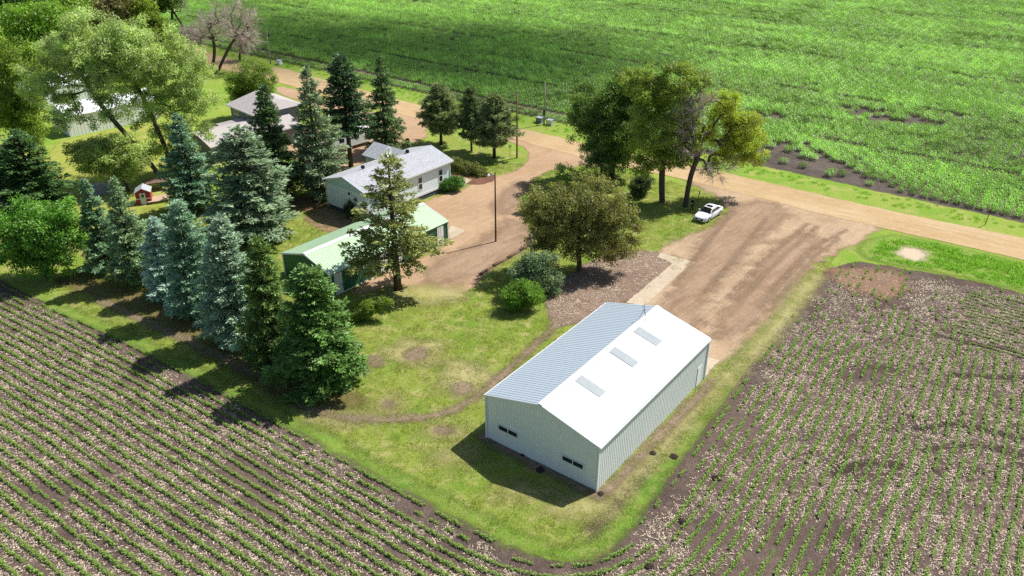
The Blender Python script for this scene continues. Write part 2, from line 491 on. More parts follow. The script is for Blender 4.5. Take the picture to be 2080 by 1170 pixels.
poly_sheet('concrete_slab', [(1437, 725), (1463, 733), (1430, 768), (1420, 765)], M['conc'], 8, .2, .3, 0)
poly_sheet('concrete_slab', [(940, 360), (958, 365), (935, 385), (920, 380)], M['conc'], 8, .2, .3, 0)
poly_sheet('gravel_pad', [(158, 388), (200, 367), (228, 375), (235, 390), (180, 402)], M['greyconc'], 5, .4, .5)
# bare patches and wheel tracks in the lawn
for px, py, rx, ry, mt in ((845, 720, 26, 13, 'bare'), (940, 788, 24, 12, 'bare'), (790, 823, 12, 9, 'bare'), (905, 876, 18, 7, 'bare'), (762, 735, 18, 12, 'bare'), (735, 757, 12, 8, 'bare'),
                           (845, 718, 60, 28, 'straw'), (945, 770, 55, 35, 'straw'), (790, 823, 32, 20, 'straw'), (900, 878, 45, 18, 'straw'), (690, 850, 70, 14, 'straw'), (860, 600, 80, 22, 'straw'), (1180, 1030, 70, 26, 'straw'), (930, 930, 50, 16, 'straw'), (1060, 1000, 60, 14, 'straw')):
    pts = [(px + rx * math.cos(a) * rng.uniform(.8, 1.2), py + ry * math.sin(a) * rng.uniform(.8, 1.2)) for a in np.linspace(0, 2 * math.pi, 11)[:-1]]
    poly_sheet('bare_patch' if mt == 'bare' else 'dead_grass_patch', pts, M[mt], 10 if mt == 'bare' else 9, .3, 1.6)
path_sheet('dirt_track', [(1135, 655), (1085, 705), (1030, 755), (985, 795), (930, 832), (860, 850), (770, 855), (680, 848), (610, 825)], .75, M['bare'], 11, .25, 1.2)
path_sheet('dirt_track', [(540, 770), (400, 700), (300, 655), (200, 610)], .9, M['bare'], 11, .3, 1.2)
path_sheet('needle_litter', [(150, 570), (260, 600), (350, 645), (470, 715), (560, 770), (640, 810), (700, 815)], 3.2, M['litter'], 5, .4, 1.8)
path_sheet('dirt_path', [tuple(np.array((5.4, 146.1)) + np.array((.797, -.604)) * a + np.array((.604, .797)) * 4.0) for a in (-120, -60, -20, 14)], 1.2, M['bare'], 3, .4, 1.2, True)
poly_sheet('packed_earth', [(1485, 418), (1550, 408), (1600, 428), (1560, 470), (1490, 530), (1430, 610), (1400, 680), (1340, 650), (1385, 570), (1420, 505), (1455, 460)], M['damp'], 7, .4, 2.4)
poly_sheet('packed_earth', [(1600, 470), (1680, 480), (1620, 545), (1540, 640), (1490, 680), (1440, 690), (1500, 600)], M['damp'], 7, .4, 2.4)
poly_sheet('packed_earth', [(1040, 440), (1075, 470), (1075, 500), (1030, 520), (975, 560), (900, 580), (850, 570), (900, 520), (960, 500), (1010, 470)], M['damp'], 7, .4, 2.2)
poly_sheet('packed_earth', [(1055, 365), (1080, 380), (1050, 420), (1020, 440), (1000, 420), (1030, 390)], M['damp'], 7, .4, 2.0)
for pts in ([(1720, 468), (1650, 503), (1595, 560), (1545, 625)], [(1705, 485), (1660, 515), (1612, 570), (1565, 632)], [(1560, 440), (1495, 520), (1432, 595)], [(1640, 455), (1560, 520), (1480, 605)], [(1490, 430), (1430, 500), (1370, 580)], [(1660, 460), (1580, 530), (1500, 612)]):
    path_sheet('wheel_rut', pts, .18, M['damp2'], 9, .2, 1.0)
path_sheet('dead_grass_patch', [(1655, 562), (1618, 612), (1575, 668), (1530, 720)], 1.6, M['straw'], 9, .3, 2.4)
# bare strip along the white shed's walls
path_sheet('bare_strip', [(1232, 1000), (1290, 938), (1360, 866), (1425, 800), (1445, 775)], .7, M['bare'], 10, .3, 1.6)
path_sheet('dead_grass_patch', [(1250, 1000), (1310, 938), (1380, 866), (1445, 800), (1500, 740)], 1.3, M['straw'], 9, .3, 2.4)
path_sheet('bare_strip', [(1215, 1008), (1100, 950), (985, 890)], .9, M['bare'], 10, .3, 1.2)
# ditch
poly_sheet('ditch_grass', [(1735, 500), (1800, 475), (1850, 482), (2080, 535), (2300, 592), (2300, 648), (2080, 592), (1990, 572), (1900, 552), (1830, 542), (1760, 528)], M['lush'], 9, .5, 1.6)
poly_sheet('sand_patch', [(1818, 512), (1845, 500), (1875, 508), (1892, 522), (1860, 532), (1832, 524)], M['sand'], 10, .3, 1.0)
# field colour patches
poly_sheet('dry_weed_patch', [(1680, 545), (1720, 548), (1800, 545), (1845, 565), (1830, 610), (1760, 600), (1700, 580)], M['rust'], 10, .4, 2.2)
poly_sheet('damp_soil', [(1650, 600), (1800, 620), (1950, 650), (1960, 720), (1800, 760), (1700, 720), (1640, 650)], M['darkband'], 2, .6, 2.8)
poly_sheet('damp_soil', [(1700, 880), (1900, 840), (2090, 860), (2090, 960), (1850, 960), (1700, 990)], M['darkband'], 2, .6, 2.8)
poly_sheet('damp_soil', [(1190, 1060), (1330, 900), (1420, 800), (1470, 800), (1380, 940), (1260, 1090), (1180, 1170)], M['darkband'], 2, .6, 2.0)
for pts in ([(1860, 870), (1930, 862), (2010, 872), (2080, 892), (2200, 930)], [(1880, 915), (1960, 905), (2040, 912), (2120, 940)], [(1940, 760), (2020, 768), (2100, 768), (2200, 770)], [(1700, 960), (1760, 940), (1830, 945)], [(1900, 680), (1980, 700), (2060, 712)]):
    path_sheet('wheel_rut', pts, .45, M['dark'], 12, .25, .9)

# ------------------------------------------------------------------ foliage


def leaf_mat(name, col, trans=.35, gloss=.06, tint=True, rough=.45, gain=(1, 1, 1)):
    m, nt, out = new_mat(name); q = N(nt)
    base = q.n('ShaderNodeObjectInfo').outputs['Color'] if tint else None
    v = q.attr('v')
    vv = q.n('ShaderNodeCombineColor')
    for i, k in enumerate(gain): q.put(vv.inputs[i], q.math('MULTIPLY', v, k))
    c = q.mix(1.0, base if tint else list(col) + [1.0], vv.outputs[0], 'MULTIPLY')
    d = q.diffuse(c)
    t = q.n('ShaderNodeBsdfTranslucent'); q.put(t.inputs['Color'], q.mix(1.0, c, (1.08, 1.2, .7, 1), 'MULTIPLY'))
    s = q.mixsh(trans, d, t.outputs[0])
    gl = q.n('ShaderNodeBsdfGlossy'); gl.inputs['Roughness'].default_value = rough
    gl.inputs['Color'].default_value = (.9, .9, .9, 1)
    s = q.mixsh(gloss, s, gl.outputs[0])
    nt.links.new(s, out.inputs[0]); return m


def bark_mat(name, a, b):
    m, nt, out = new_mat(name); q = N(nt); p = q.objco()
    n1 = q.noise(q.mapping(p, (6, 6, 1.2)), 1.5, 4, .7)
    sh = q.principled(q.mix(q.step(n1, .35, .65), a, b), .9, q.bump(n1, .04), .1)
    nt.links.new(sh, out.inputs[0]); return m


M['needle'] = leaf_mat('needle', (0, 0, 0), .25, .03, gain=(2.15, 2.3, 2.0))
M['leaf'] = leaf_mat('leaf', (0, 0, 0), .45, .035, gain=(2.0, 2.2, 1.75))
M['bark'] = bark_mat('bark', (.055, .042, .033), (.12, .095, .075))
M['greybark'] = bark_mat('grey_bark', (.22, .19, .17), (.36, .32, .29))
M['twig'] = solid('twig', (.62, .50, .45), .9, .1)
M['deadtwig'] = solid('dead_twig', (.50, .42, .38), .9, .1)


def norm(a): return a / (np.linalg.norm(a, axis=-1, keepdims=True) + 1e-9)


def leaf_quads(Cn, D, Nn, L, W, bend=.15):
    D = norm(D); S = norm(np.cross(D, Nn)); Nn = np.cross(S, D)
    L = np.asarray(L).reshape(-1, 1); W = np.asarray(W).reshape(-1, 1)
    mid = Cn + D * L * .45
    V = np.stack([Cn, mid + S * W / 2 + Nn * L * bend, Cn + D * L, mid - S * W / 2 + Nn * L * bend], 1)
    return V.reshape(-1, 3)


def spruce_mesh(name, seed, h=10.0, r=2.3, z0=.06, shape=.8, density=1.0, droop=.25, tuft=.32, open_=0.0, whorl=.40):
    g_ = np.random.default_rng(seed)
    Cs, Ds, Ns, Ls, Ws, vs = [], [], [], [], [], []
    bt = MB()
    bt.tube([(0, 0, -.1), (0, 0, h * .3), (0, 0, h * .7), (0, 0, h * .99)], [h * .022, h * .017, h * .009, .015], 7)
    z = h * z0
    lopsided = g_.uniform(0, 6.28); ph = g_.uniform(0, 6.28, 4); lean = g_.normal(0, .012, 2) * h
    while z < h * .985:
        t = (z / h - z0) / (1 - z0)
        rr = r * (min(1, (t + .03) * 9) ** .5) * (1 - t) ** shape + .10
        nb = int(max(4, (6 + 6 * (1 - t)) * (1 - open_ * .4)))
        a0 = g_.uniform(0, 6.28)
        for k in range(nb):
            a = a0 + 6.283 * k / nb + g_.normal(0, .16)
            if g_.random() < .07: continue
            bl = rr * g_.uniform(.62, 1.18) * (1 + .10 * math.cos(a - lopsided) + .13 * math.sin(2 * a + ph[0] + z * .9) + .11 * math.sin(3 * a + ph[1] - z * 1.5))
            if g_.random() < open_ * .35: bl *= g_.uniform(.4, .8)
            zz = z + g_.normal(0, whorl * .38)
            out = np.array((math.cos(a), math.sin(a), 0)); side = np.array((-math.sin(a), math.cos(a), 0))
            up0 = .15 + .75 * t ** 1.5
            n = int(max(6, bl * 24 * density))
            s = g_.uniform(.12 + .2 * open_, 1.0, n) ** .75
            fan = (1 - s) * .50 * bl * .8 + .10
            lat = g_.uniform(-1, 1, n) * np.minimum(fan, s * bl * .55)
            zc = zz + up0 * s * bl * .55 - droop * bl * (s ** 1.6) * (1 - t * .6) + .10 * bl * np.maximum(0, s - .75) * 2 - np.abs(lat) * .18
            P = out * (s * bl)[:, None] + side * lat[:, None]; P[:, 2] = zc
            P += g_.normal(0, .035, P.shape)
            for rep in range(3):
                D = out * g_.uniform(.4, 1.0, (n, 1)) + side * (np.sign(lat) * g_.uniform(.0, .9, n))[:, None] + g_.normal(0, .34, (n, 3))
                D[:, 2] += .12 + .35 * t - (.25 if rep == 2 else 0)
                Nn = np.array((0, 0, 1.0)) + g_.normal(0, .38, (n, 3)) + out * .25
                Cs.append(P + g_.normal(0, .05, P.shape)); Ds.append(D); Ns.append(Nn)
                Ls.append(g_.uniform(.65, 1.25, n) * tuft * (.75 + .25 * (1 - t))); Ws.append(g_.uniform(.22, .42, n) * tuft)
                br = g_.uniform(.68, 1.3); vs.append(np.clip(br * g_.uniform(.65, 1.35, n) * (.6 + .6 * s), .2, 2.0))  # lit tips put into the tuft colour: brighter outward, darker toward the trunk
            if bl > .7:
                bt.tube([(0, 0, zz), tuple(out * bl * .45 + np.array((0, 0, zz + (up0 * .45 * .55 - droop * .3 * (1 - t * .6)) * bl)))], [.035, .012], 3, False)
        z += whorl * g_.uniform(.75, 1.2) * (1 - .45 * t)
    # leader
    n = 14
    Cs.append(np.stack([np.zeros(n), np.zeros(n), g_.uniform(h * .95, h, n)], 1)); Ds.append(np.stack([g_.normal(0, .5, n), g_.normal(0, .5, n), np.ones(n)], 1)); Ns.append(g_.normal(0, 1, (n, 3)))
    Ls.append(np.full(n, .3)); Ws.append(np.full(n, .09)); vs.append(np.full(n, 1.1))
    V = leaf_quads(np.concatenate(Cs), np.concatenate(Ds), np.concatenate(Ns), np.concatenate(Ls), np.concatenate(Ws), .08)
    return quads_mesh(name, V, M['needle'], np.concatenate(vs)), bt.mesh('trunk', M['bark'], True)


def pine_mesh(name, seed, h=10.0, r=2.6, z0=.22):
    g_ = np.random.default_rng(seed)
    bt = MB(); bt.tube([(0, 0, -.1), (.05, 0, h * .35), (-.04, .03, h * .7), (0, 0, h * .97)], [h * .019, h * .016, h * .01, .02], 7)
    Cs, Ds, Ns, Ls, Ws, vs = [], [], [], [], [], []
    z = h * z0
    while z < h * .99:
        t = (z / h - z0) / (1 - z0)
        rr = r * (.45 + .55 * min(1, t * 4)) * (1 - t ** 1.7) * 1.02 + .15
        nb = g_.integers(5, 8); a0 = g_.uniform(0, 6.28)
        for k in range(nb):
            a = a0 + 6.283 * k / nb + g_.normal(0, .25); bl = rr * g_.uniform(.55, 1.15)
            out = np.array((math.cos(a), math.sin(a), 0)); rise = g_.uniform(.1, .5)
            tip = out * bl + np.array((0, 0, z + rise * bl))
            bt.tube([(0, 0, z), tuple(out * bl * .6 + np.array((0, 0, z + rise * bl * .45))), tuple(tip)], [.05, .03, .012], 4, False)
            m = int(5 + bl * 5)
            for j in range(m):
                s = g_.uniform(.3, 1.0) ** .7
                c = out * bl * s + np.array((0, 0, z + rise * bl * s * .85)) + g_.normal(0, .22, 3) * (1, 1, .8)
                n = 20
                D = g_.normal(0, 1, (n, 3)); D[:, 2] += .55; D += out * .5
                Cs.append(np.repeat(c[None], n, 0) + g_.normal(0, .07, (n, 3))); Ds.append(D); Ns.append(g_.normal(0, 1, (n, 3)))
                Ls.append(g_.uniform(.3, .5, n)); Ws.append(g_.uniform(.07, .12, n)); vs.append(np.clip(g_.uniform(.7, 1.25) * g_.uniform(.75, 1.25, n), .3, 1.8))
        z += g_.uniform(.35, .6)
    V = leaf_quads(np.concatenate(Cs), np.concatenate(Ds), np.concatenate(Ns), np.concatenate(Ls), np.concatenate(Ws), .02)
    return quads_mesh(name, V, M['needle'], np.concatenate(vs)), bt.mesh('trunk', M['bark'], True)


def plant_conifer(kind, meshes, base, topy, hw, color, label, cat, group, rot, nomr, nomh=10.0, extra_scale=1.0):
    b = G(*base); h = tree_height(base, topy)
    d = b[1] * math.cos(PIT) + (CAM_H - h * .3) * math.sin(PIT)
    rad = hw * d / FPX * extra_scale
    o = root(kind, b, rot, label, cat, group, (rad * 1.08 / nomr, rad * 1.08 / nomr, h / nomh))
    t = part('trunk', meshes[1], None, o)
    c = part('crown', meshes[0], None, o); c.color = (*color, 1)
    return o


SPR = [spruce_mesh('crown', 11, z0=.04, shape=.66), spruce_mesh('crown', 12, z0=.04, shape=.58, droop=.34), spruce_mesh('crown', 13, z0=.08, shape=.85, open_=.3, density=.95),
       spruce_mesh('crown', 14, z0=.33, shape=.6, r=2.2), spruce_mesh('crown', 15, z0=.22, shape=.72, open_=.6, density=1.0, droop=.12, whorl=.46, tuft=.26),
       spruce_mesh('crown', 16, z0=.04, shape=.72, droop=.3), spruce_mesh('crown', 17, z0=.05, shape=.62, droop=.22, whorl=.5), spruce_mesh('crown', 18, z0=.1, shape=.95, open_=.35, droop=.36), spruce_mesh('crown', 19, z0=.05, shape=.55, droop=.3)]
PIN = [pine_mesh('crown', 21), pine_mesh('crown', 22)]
# base px, top py, half width px, colour, mesh, label
GB, GD, BL, BB, BG, OL = (.085, .135, .038), (.045, .085, .030), (.16, .198, .165), (.19, .235, .235), (.12, .17, .115), (.135, .135, .045)
W1, W2 = 'spruces of the windbreak beside the bean field', 'spruces behind the windbreak'
conifers = [
    ((655, 786), 546, 84, (.066, .112, .03), 1, 'bright green spruce with the widest skirt, windbreak tree nearest the white shed', W1),
    ((562, 738), 482, 60, (.08, .115, .035), 5, 'yellowish green spruce squeezed between the widest green spruce and a blue spruce', W1),
    ((492, 690), 436, 68, BL, 0, 'broad blue spruce standing beside the yellowish green spruce in the windbreak', W1),
    ((408, 642), 410, 56, (.13, .185, .145), 8, 'blue green spruce between the palest spruce and the broad blue spruce', W1),
    ((348, 606), 442, 48, BB, 0, 'palest silver blue spruce, shortest in the windbreak row', W1),
    ((282, 576), 364, 50, (.125, .165, .10), 2, 'grey green spruce in front of the red playhouse', W1),
    ((218, 546), 362, 48, (.10, .15, .095), 7, 'grey green spruce next to the round leafy tree', W1),
    ((85, 440), 266, 72, (.045, .08, .028), 6, 'dark green broad spruce above the round leafy tree at the field corner', W2),
    ((15, 425), 250, 62, (.07, .10, .04), 8, 'olive green spruce cut off by the photo edge', W2),
    ((520, 482), 257, 88, (.125, .155, .11), 6, 'largest blue green spruce, in front of the grey house roof', W2),
    ((398, 428), 234, 54, (.10, .15, .11), 2, 'dark blue green spruce beside the leaning trunks of the cottonwood', W2),
    ((568, 402), 172, 50, (.055, .085, .035), 5, 'tall narrow dark spruce standing against the grey house', W2),
    ((652, 398), 140, 58, (.12, .145, .095), 2, 'tall grey green spruce with a thin spire, between two dark spruces', W2),
    ((713, 338), 112, 50, (.042, .07, .036), 3, 'tall dark spruce with a long bare trunk in front of the white camper', W2),
    ((785, 310), 113, 42, (.07, .10, .045), 7, 'slim drooping spruce right beside the bare trunked spruce', W2),
    ((808, 588), 316, 86, OL, 4, 'bronze green open branched spruce standing before the green shed', W2),
]
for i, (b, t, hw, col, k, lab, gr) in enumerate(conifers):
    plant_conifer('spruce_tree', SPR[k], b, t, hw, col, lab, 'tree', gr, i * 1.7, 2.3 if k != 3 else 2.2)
for i, (b, t, hw, lab) in enumerate((((896, 294), 172, 43, 'pine farthest from the road pole, beside the rusty barrel'), ((958, 307), 180, 30, 'narrow dark pine in the middle of the three pines'), ((1004, 320), 195, 47, 'broad pine nearest the tall brown road pole'))):
    plant_conifer('pine_tree', PIN[i % 2], b, t, hw, ((.125, .14, .065), (.08, .10, .045), (.115, .13, .065))[i], lab, 'tree', 'pines on the lawn by the road', i * 2.1 + .4, 2.6)


def lobe_points(base, lobes):
    out = []
    for lb in lobes:
        cx, cy, hx, hy = lb[:4]; dy = lb[4] if len(lb) > 4 else 0
        c = Gd(cx, cy, base[1] + dy)
        d = c[1] * math.cos(PIT) + (CAM_H - c[2]) * math.sin(PIT)
        m = d / FPX
        out.append((c - base, np.array((hx * m, (hx + hy) / 2 * m * .95, hy * m * 1.02))))
    return out


def leafy_tree(kind, base_px, lobes, label, color, cat='tree', group=None, seed=1, n=230, leaf=.34, per=75, clump=.85, trunk_r=.32, trunk_px=None,
               bare=None, twigs=26, bark='bark', fork=.45, shell=.45, aspect=.5, up=.6, twig_len=1.3, cross=0, zfloor=.3, twig_mat='twig', crown_name='crown'):
    g_ = np.random.default_rng(seed)
    base = G(*base_px)
    L = lobe_points(base, lobes) if lobes else []
    Bl = lobe_points(base, bare) if bare else []

    def sample(LL, k):
        if not LL: return np.zeros((0, 3))
        vol = np.array([r.prod() for _, r in LL]); cnt = np.maximum(6, (k * vol / vol.sum())).astype(int)
        pts = []
        for (c, r), q_ in zip(LL, cnt):
            u = norm(g_.normal(0, 1, (q_, 3))); rad = g_.uniform(0, 1, (q_, 1)) ** shell
            pts.append(c + u * rad * r)
        P = np.concatenate(pts); P[:, 2] = np.maximum(P[:, 2], zfloor + g_.uniform(0, .3, len(P))); return P
    P1 = sample(L, n); P2 = sample(Bl, int(n * .35) if L else n)
    P = np.concatenate([P1, P2]); isbare = np.concatenate([np.zeros(len(P1), bool), np.ones(len(P2), bool)])
    ctr = P.mean(0); zmin = P[:, 2].min()
    # trunk
    if trunk_px: tp = [np.zeros(3)] + [Gd(a, b, base[1]) - base for a, b in trunk_px]
    else:
        top = np.array((ctr[0] * .7, ctr[1] * .7, max(zmin + .3, ctr[2] * .8)))
        tp = [np.zeros(3), top * (.35, .35, .45), top]
    tp = chaikin(np.array(tp), 2, False)
    nodes = [np.array((tp[0][0], tp[0][1], -.15))] + list(tp[1:]); par = [-1] + list(range(len(nodes) - 1)); ntr = len(nodes)
    NA = np.zeros((ntr + 3 * len(P) + 8, 3)); NA[:ntr] = nodes; cnt = ntr
    order = np.argsort(np.linalg.norm(P - tp[-1], axis=1))
    tipnode = np.zeros(len(P), int)
    for i in order:
        p = P[i]
        cand = NA[1 if ntr < 4 else int(ntr * fork):cnt]; off = 1 if ntr < 4 else int(ntr * fork)
        dv = p - cand; dist = np.linalg.norm(dv, axis=1) + np.maximum(0, cand[:, 2] - p[2]) * .8
        j = off + int(np.argmin(dist)); a = NA[j]
        dd = np.linalg.norm(p - a)
        if dd > .8:
            k = 2 if dd > 2.2 else 1
            prev = j
            for s_ in range(1, k + 1):
                f = s_ / (k + 1)
                mid = a * (1 - f) + p * f + g_.normal(0, .08 * dd, 3) + np.array((0, 0, .08 * dd * math.sin(math.pi * f)))
                NA[cnt] = mid; par.append(prev); prev = cnt; cnt += 1
            NA[cnt] = p; par.append(prev); cnt += 1
        else:
            NA[cnt] = p; par.append(j); cnt += 1
        tipnode[i] = cnt - 1
    rad = np.full(cnt, 0.0); leafn = np.full(cnt, .022 ** 2.2)
    acc = leafn.copy()
    for i in range(cnt - 1, 0, -1): acc[par[i]] += acc[i]
    rad = acc ** (1 / 2.2); rad = rad * (trunk_r / rad[0]); rad = np.maximum(rad, .014)
    mb = MB()
    for i in range(1, cnt):
        a, b = NA[par[i]], NA[i]
        if np.linalg.norm(b - a) < 1e-4: continue
        ra = min(rad[par[i]], rad[i] * 1.25); sides = 8 if rad[i] > .1 else (5 if rad[i] > .04 else 3)
        if i < ntr: ra = rad[par[i]] * (1.35 if i == 1 else 1)
        mb.tube([a, b], [ra, rad[i]], sides, False)
    o = root(kind, base, 0, label, cat, group)
    part('trunk', mb, M[bark], o, True)
    if len(P1):
        m = len(P1); ln = g_.integers(int(per * .6), int(per * 1.4), m)
        cl = np.repeat(np.arange(m), ln); tot = len(cl)
        cr = clump * g_.uniform(.65, 1.3, m)
        u = norm(g_.normal(0, 1, (tot, 3))); rr = g_.uniform(0, 1, (tot, 1)) ** .45
        Cn = P1[cl] + u * rr * cr[cl][:, None] * (1, 1, .75)
        outw = norm(P1[cl] - ctr)
        Nn = norm(g_.normal(0, .34, (tot, 3)) + np.array((0, 0, up)) + u * 1.25 + outw * .4)
        D = g_.normal(0, 1, (tot, 3)) + u * .6; D[:, 2] -= .25
        ll = leaf * g_.uniform(.65, 1.3, tot)
        cv = g_.uniform(.65, 1.3, m)
        v = np.clip(cv[cl] * g_.uniform(.8, 1.2, tot), .3, 1.9)
        Cn[:, 2] = np.maximum(Cn[:, 2], .05)
        V = leaf_quads(Cn, D, Nn, ll, ll * aspect, .12)
        c_ = part(crown_name, quads_mesh('crown', V, M['leaf'], v), None, o); c_.color = (*color, 1)
    if len(P2):
        cl = np.repeat(np.arange(len(P2)), twigs); tot = len(cl)
        src = P2[cl]; pn = NA[np.array(par)[tipnode[len(P1):]]][cl]
        dirn = norm(src - pn) * .9 + g_.normal(0, .55, (tot, 3)); dirn[:, 2] += .25
        along = g_.uniform(0, 1, (tot, 1))
        Cn = pn * (1 - along) * .6 + src * (along * .6 + .4) - (1 - along) * 0
        Cn = src + (pn - src) * (1 - along) * .6
        ll = twig_len * g_.uniform(.35, 1.2, tot)
        V = leaf_quads(Cn, dirn, g_.normal(0, 1, (tot, 3)), ll, np.full(tot, .042), .03)
        part('bare_twigs', quads_mesh('twigs', V, M[twig_mat], np.ones(tot)), None, o)
    return o


# maples and the half dead tree by the road
leafy_tree('maple_tree', (1243, 362), [(1215, 212, 62, 52), (1270, 190, 55, 45), (1188, 262, 38, 45), (1262, 265, 62, 65), (1225, 308, 48, 34), (1300, 240, 40, 60), (1180, 225, 30, 30), (1270, 320, 36, 26)],
           'dense dark green maple, the darker of the two by the gravel road', (.082, .118, .028), seed=31, n=330, leaf=.33, per=125, clump=.95, trunk_r=.42)
leafy_tree('maple_tree', (1345, 410), [(1322, 172, 52, 42), (1385, 172, 50, 45), (1348, 240, 68, 62), (1402, 262, 38, 55), (1325, 302, 48, 38), (1370, 312, 42, 34), (1280, 160, 28, 24), (1310, 345, 26, 18), (1400, 320, 26, 24)],
           'tall maple with a bright yellow green top and a clear bare trunk', (.15, .172, .035), seed=32, n=330, leaf=.33, per=125, clump=.95, trunk_r=.42, trunk_px=[(1344, 370), (1346, 330), (1352, 260)])
leafy_tree('half_dead_tree', (1392, 420), [(1472, 222, 40, 38, 4), (1512, 262, 46, 42, 4), (1482, 305, 44, 34, 3), (1530, 300, 28, 36, 4), (1440, 262, 28, 28, 2), (1452, 340, 20, 16, 2)],
           'half dead tree with grey bare limbs and yellow green leaves behind the white car', (.20, .205, .025), seed=33, n=190, leaf=.28, per=125, clump=.85, trunk_r=.36,
           trunk_px=[(1398, 380), (1405, 350), (1418, 318), (1424, 285), (1430, 255)], bare=[(1398, 235, 30, 45), (1430, 215, 26, 30), (1402, 295, 26, 36), (1470, 350, 30, 18), (1425, 345, 22, 14)], twigs=42, fork=.55, twig_len=1.7, twig_mat='deadtwig')
leafy_tree('crab_apple_tree', (1177, 550), [(1128, 432, 66, 56), (1195, 408, 82, 48), (1178, 470, 88, 52), (1255, 462, 50, 48), (1090, 415, 36, 40), (1228, 508, 42, 26), (1108, 490, 40, 30), (1265, 500, 30, 24)],
           'spreading crab apple with bronze tinted leaves beside the dirt yard', (.14, .125, .042), seed=34, n=560, leaf=.26, per=100, clump=.75, trunk_r=.30, trunk_px=[(1176, 520), (1172, 490), (1176, 460)], shell=.4)
leafy_tree('small_conifer', (1222, 365), [(1215, 285, 32, 28), (1205, 320, 36, 26), (1225, 340, 38, 22), (1235, 305, 25, 25)], 'fine needled young pine under the dark maple',
           (.10, .15, .065), seed=35, n=150, leaf=.30, per=80, clump=.6, trunk_r=.14, aspect=.22)
leafy_tree('tall_sapling', (1150, 385), [(1140, 345, 10, 26), (1155, 352, 12, 18), (1135, 372, 18, 14), (1170, 362, 22, 14), (1190, 355, 18, 12)], 'spindly light green sapling behind the crab apple',
           (.15, .21, .07), 'sapling', seed=36, n=70, leaf=.28, per=45, clump=.45, trunk_r=.05, up=.2)
leafy_tree('tall_sapling', (1082, 432), [(1082, 415, 20, 16), (1068, 404, 10, 10)], 'pale leafy sapling at the driveway side of the crab apple', (.13, .21, .06), 'sapling', seed=37, n=45, leaf=.28, per=60, clump=.45, trunk_r=.05)

# leafy mass of the neighbour's garden
CW = 'tall leafy trees in the garden behind the windbreak'
CC = (.225, .25, .105)
leafy_tree('cottonwood_tree', (348, 350), [(300, 100, 88, 66), (385, 145, 50, 62), (400, 215, 44, 58), (335, 195, 78, 40), (375, 268, 52, 46), (300, 300, 45, 36), (280, 160, 60, 40), (290, 242, 40, 30), (345, 325, 34, 32)], 'cottonwood with a dark trunk showing in front of the white metal barn roof', CC,
           group=CW, seed=41, n=330, leaf=.32, per=135, clump=.95, trunk_r=.36, trunk_px=[(338, 305), (320, 262), (299, 215), (278, 172)], fork=.3)
leafy_tree('cottonwood_tree', (338, 376), [(205, 88, 92, 68), (128, 115, 70, 62), (95, 165, 58, 48), (215, 155, 70, 38), (140, 215, 50, 24), (255, 100, 55, 55), (200, 205, 40, 16), (180, 236, 46, 22), (112, 238, 28, 26), (245, 215, 50, 24)], 'cottonwood leaning far over the mown lawn, its pale crown above the barn gable', (.235, .258, .12),
           group=CW, seed=42, n=350, leaf=.32, per=135, clump=.95, trunk_r=.34, trunk_px=[(312, 340), (286, 308), (258, 276), (205, 215), (165, 150)], fork=.4)
leafy_tree('cottonwood_tree', (262, 388), [(210, 312, 68, 30), (165, 308, 38, 24), (255, 335, 38, 28), (235, 288, 36, 22), (205, 342, 44, 20), (285, 320, 30, 30)], 'low spreading leafy tree beside the red playhouse', (.215, .235, .09),
           group=CW, seed=43, n=260, leaf=.28, per=110, clump=.85, trunk_r=.2)
leafy_tree('leafy_tree', (30, 330), [(30, 140, 60, 60), (50, 215, 46, 48), (60, 268, 40, 28), (10, 215, 45, 50)], 'leafy tree with a yellow green top and dark lower boughs at the photo edge', (.135, .175, .022),
           group=CW, seed=44, n=330, leaf=.34, per=110, clump=1.0, trunk_r=.36)
leafy_tree('leafy_tree', (85, 175), [(55, 55, 62, 48), (110, 42, 44, 36), (20, 85, 30, 30)], 'bright green tree behind the pale cottonwood crown', (.12, .185, .022), group=CW, seed=45, n=190, leaf=.6, per=70, clump=1.5, trunk_r=.36)
leafy_tree('leafy_tree', (165, 150), [(150, 18, 48, 36), (120, 10, 30, 26), (190, 32, 30, 28)], 'sunlit yellow green tree at the far edge of the garden', (.155, .205, .03), group=CW, seed=46, n=160, leaf=.6, per=70, clump=1.5, trunk_r=.34)
leafy_tree('leafy_tree', (235, 160), [(222, 22, 36, 42), (205, 45, 20, 20), (240, 0, 30, 26)], 'brownish olive tree between two brighter green trees', (.115, .095, .035), group=CW, seed=47, n=170, leaf=.55, per=60, clump=1.3, trunk_r=.34, bare=[(215, 25, 22, 30)], twigs=14, twig_len=2.)
leafy_tree('leafy_tree', (300, 150), [(285, 36, 36, 40), (318, 72, 32, 36), (340, 100, 22, 24), (275, 8, 30, 22)], 'dark yellow green tree beside the bare grey trees', (.125, .15, .02), group=CW, seed=48, n=200, leaf=.55, per=70, clump=1.3, trunk_r=.34)
leafy_tree('leafy_tree', (10, 105), [(0, 15, 40, 40), (25, 0, 40, 25), (80, 2, 40, 20)], 'shaded dark green tree at the top corner of the photo', (.06, .10, .02), group=CW, seed=49, n=160, leaf=.6, per=70, clump=1.5, trunk_r=.3, bare=[(10, 30, 22, 22)], twigs=14, twig_len=2.)
leafy_tree('leafy_tree', (375, 60), [(318, 0, 32, 28), (345, -10, 24, 26)], 'shadowy green tree behind the bare tree in the far corner', (.075, .11, .025), group=CW, seed=50, n=120, leaf=.6, per=70, clump=1.4, trunk_r=.3)
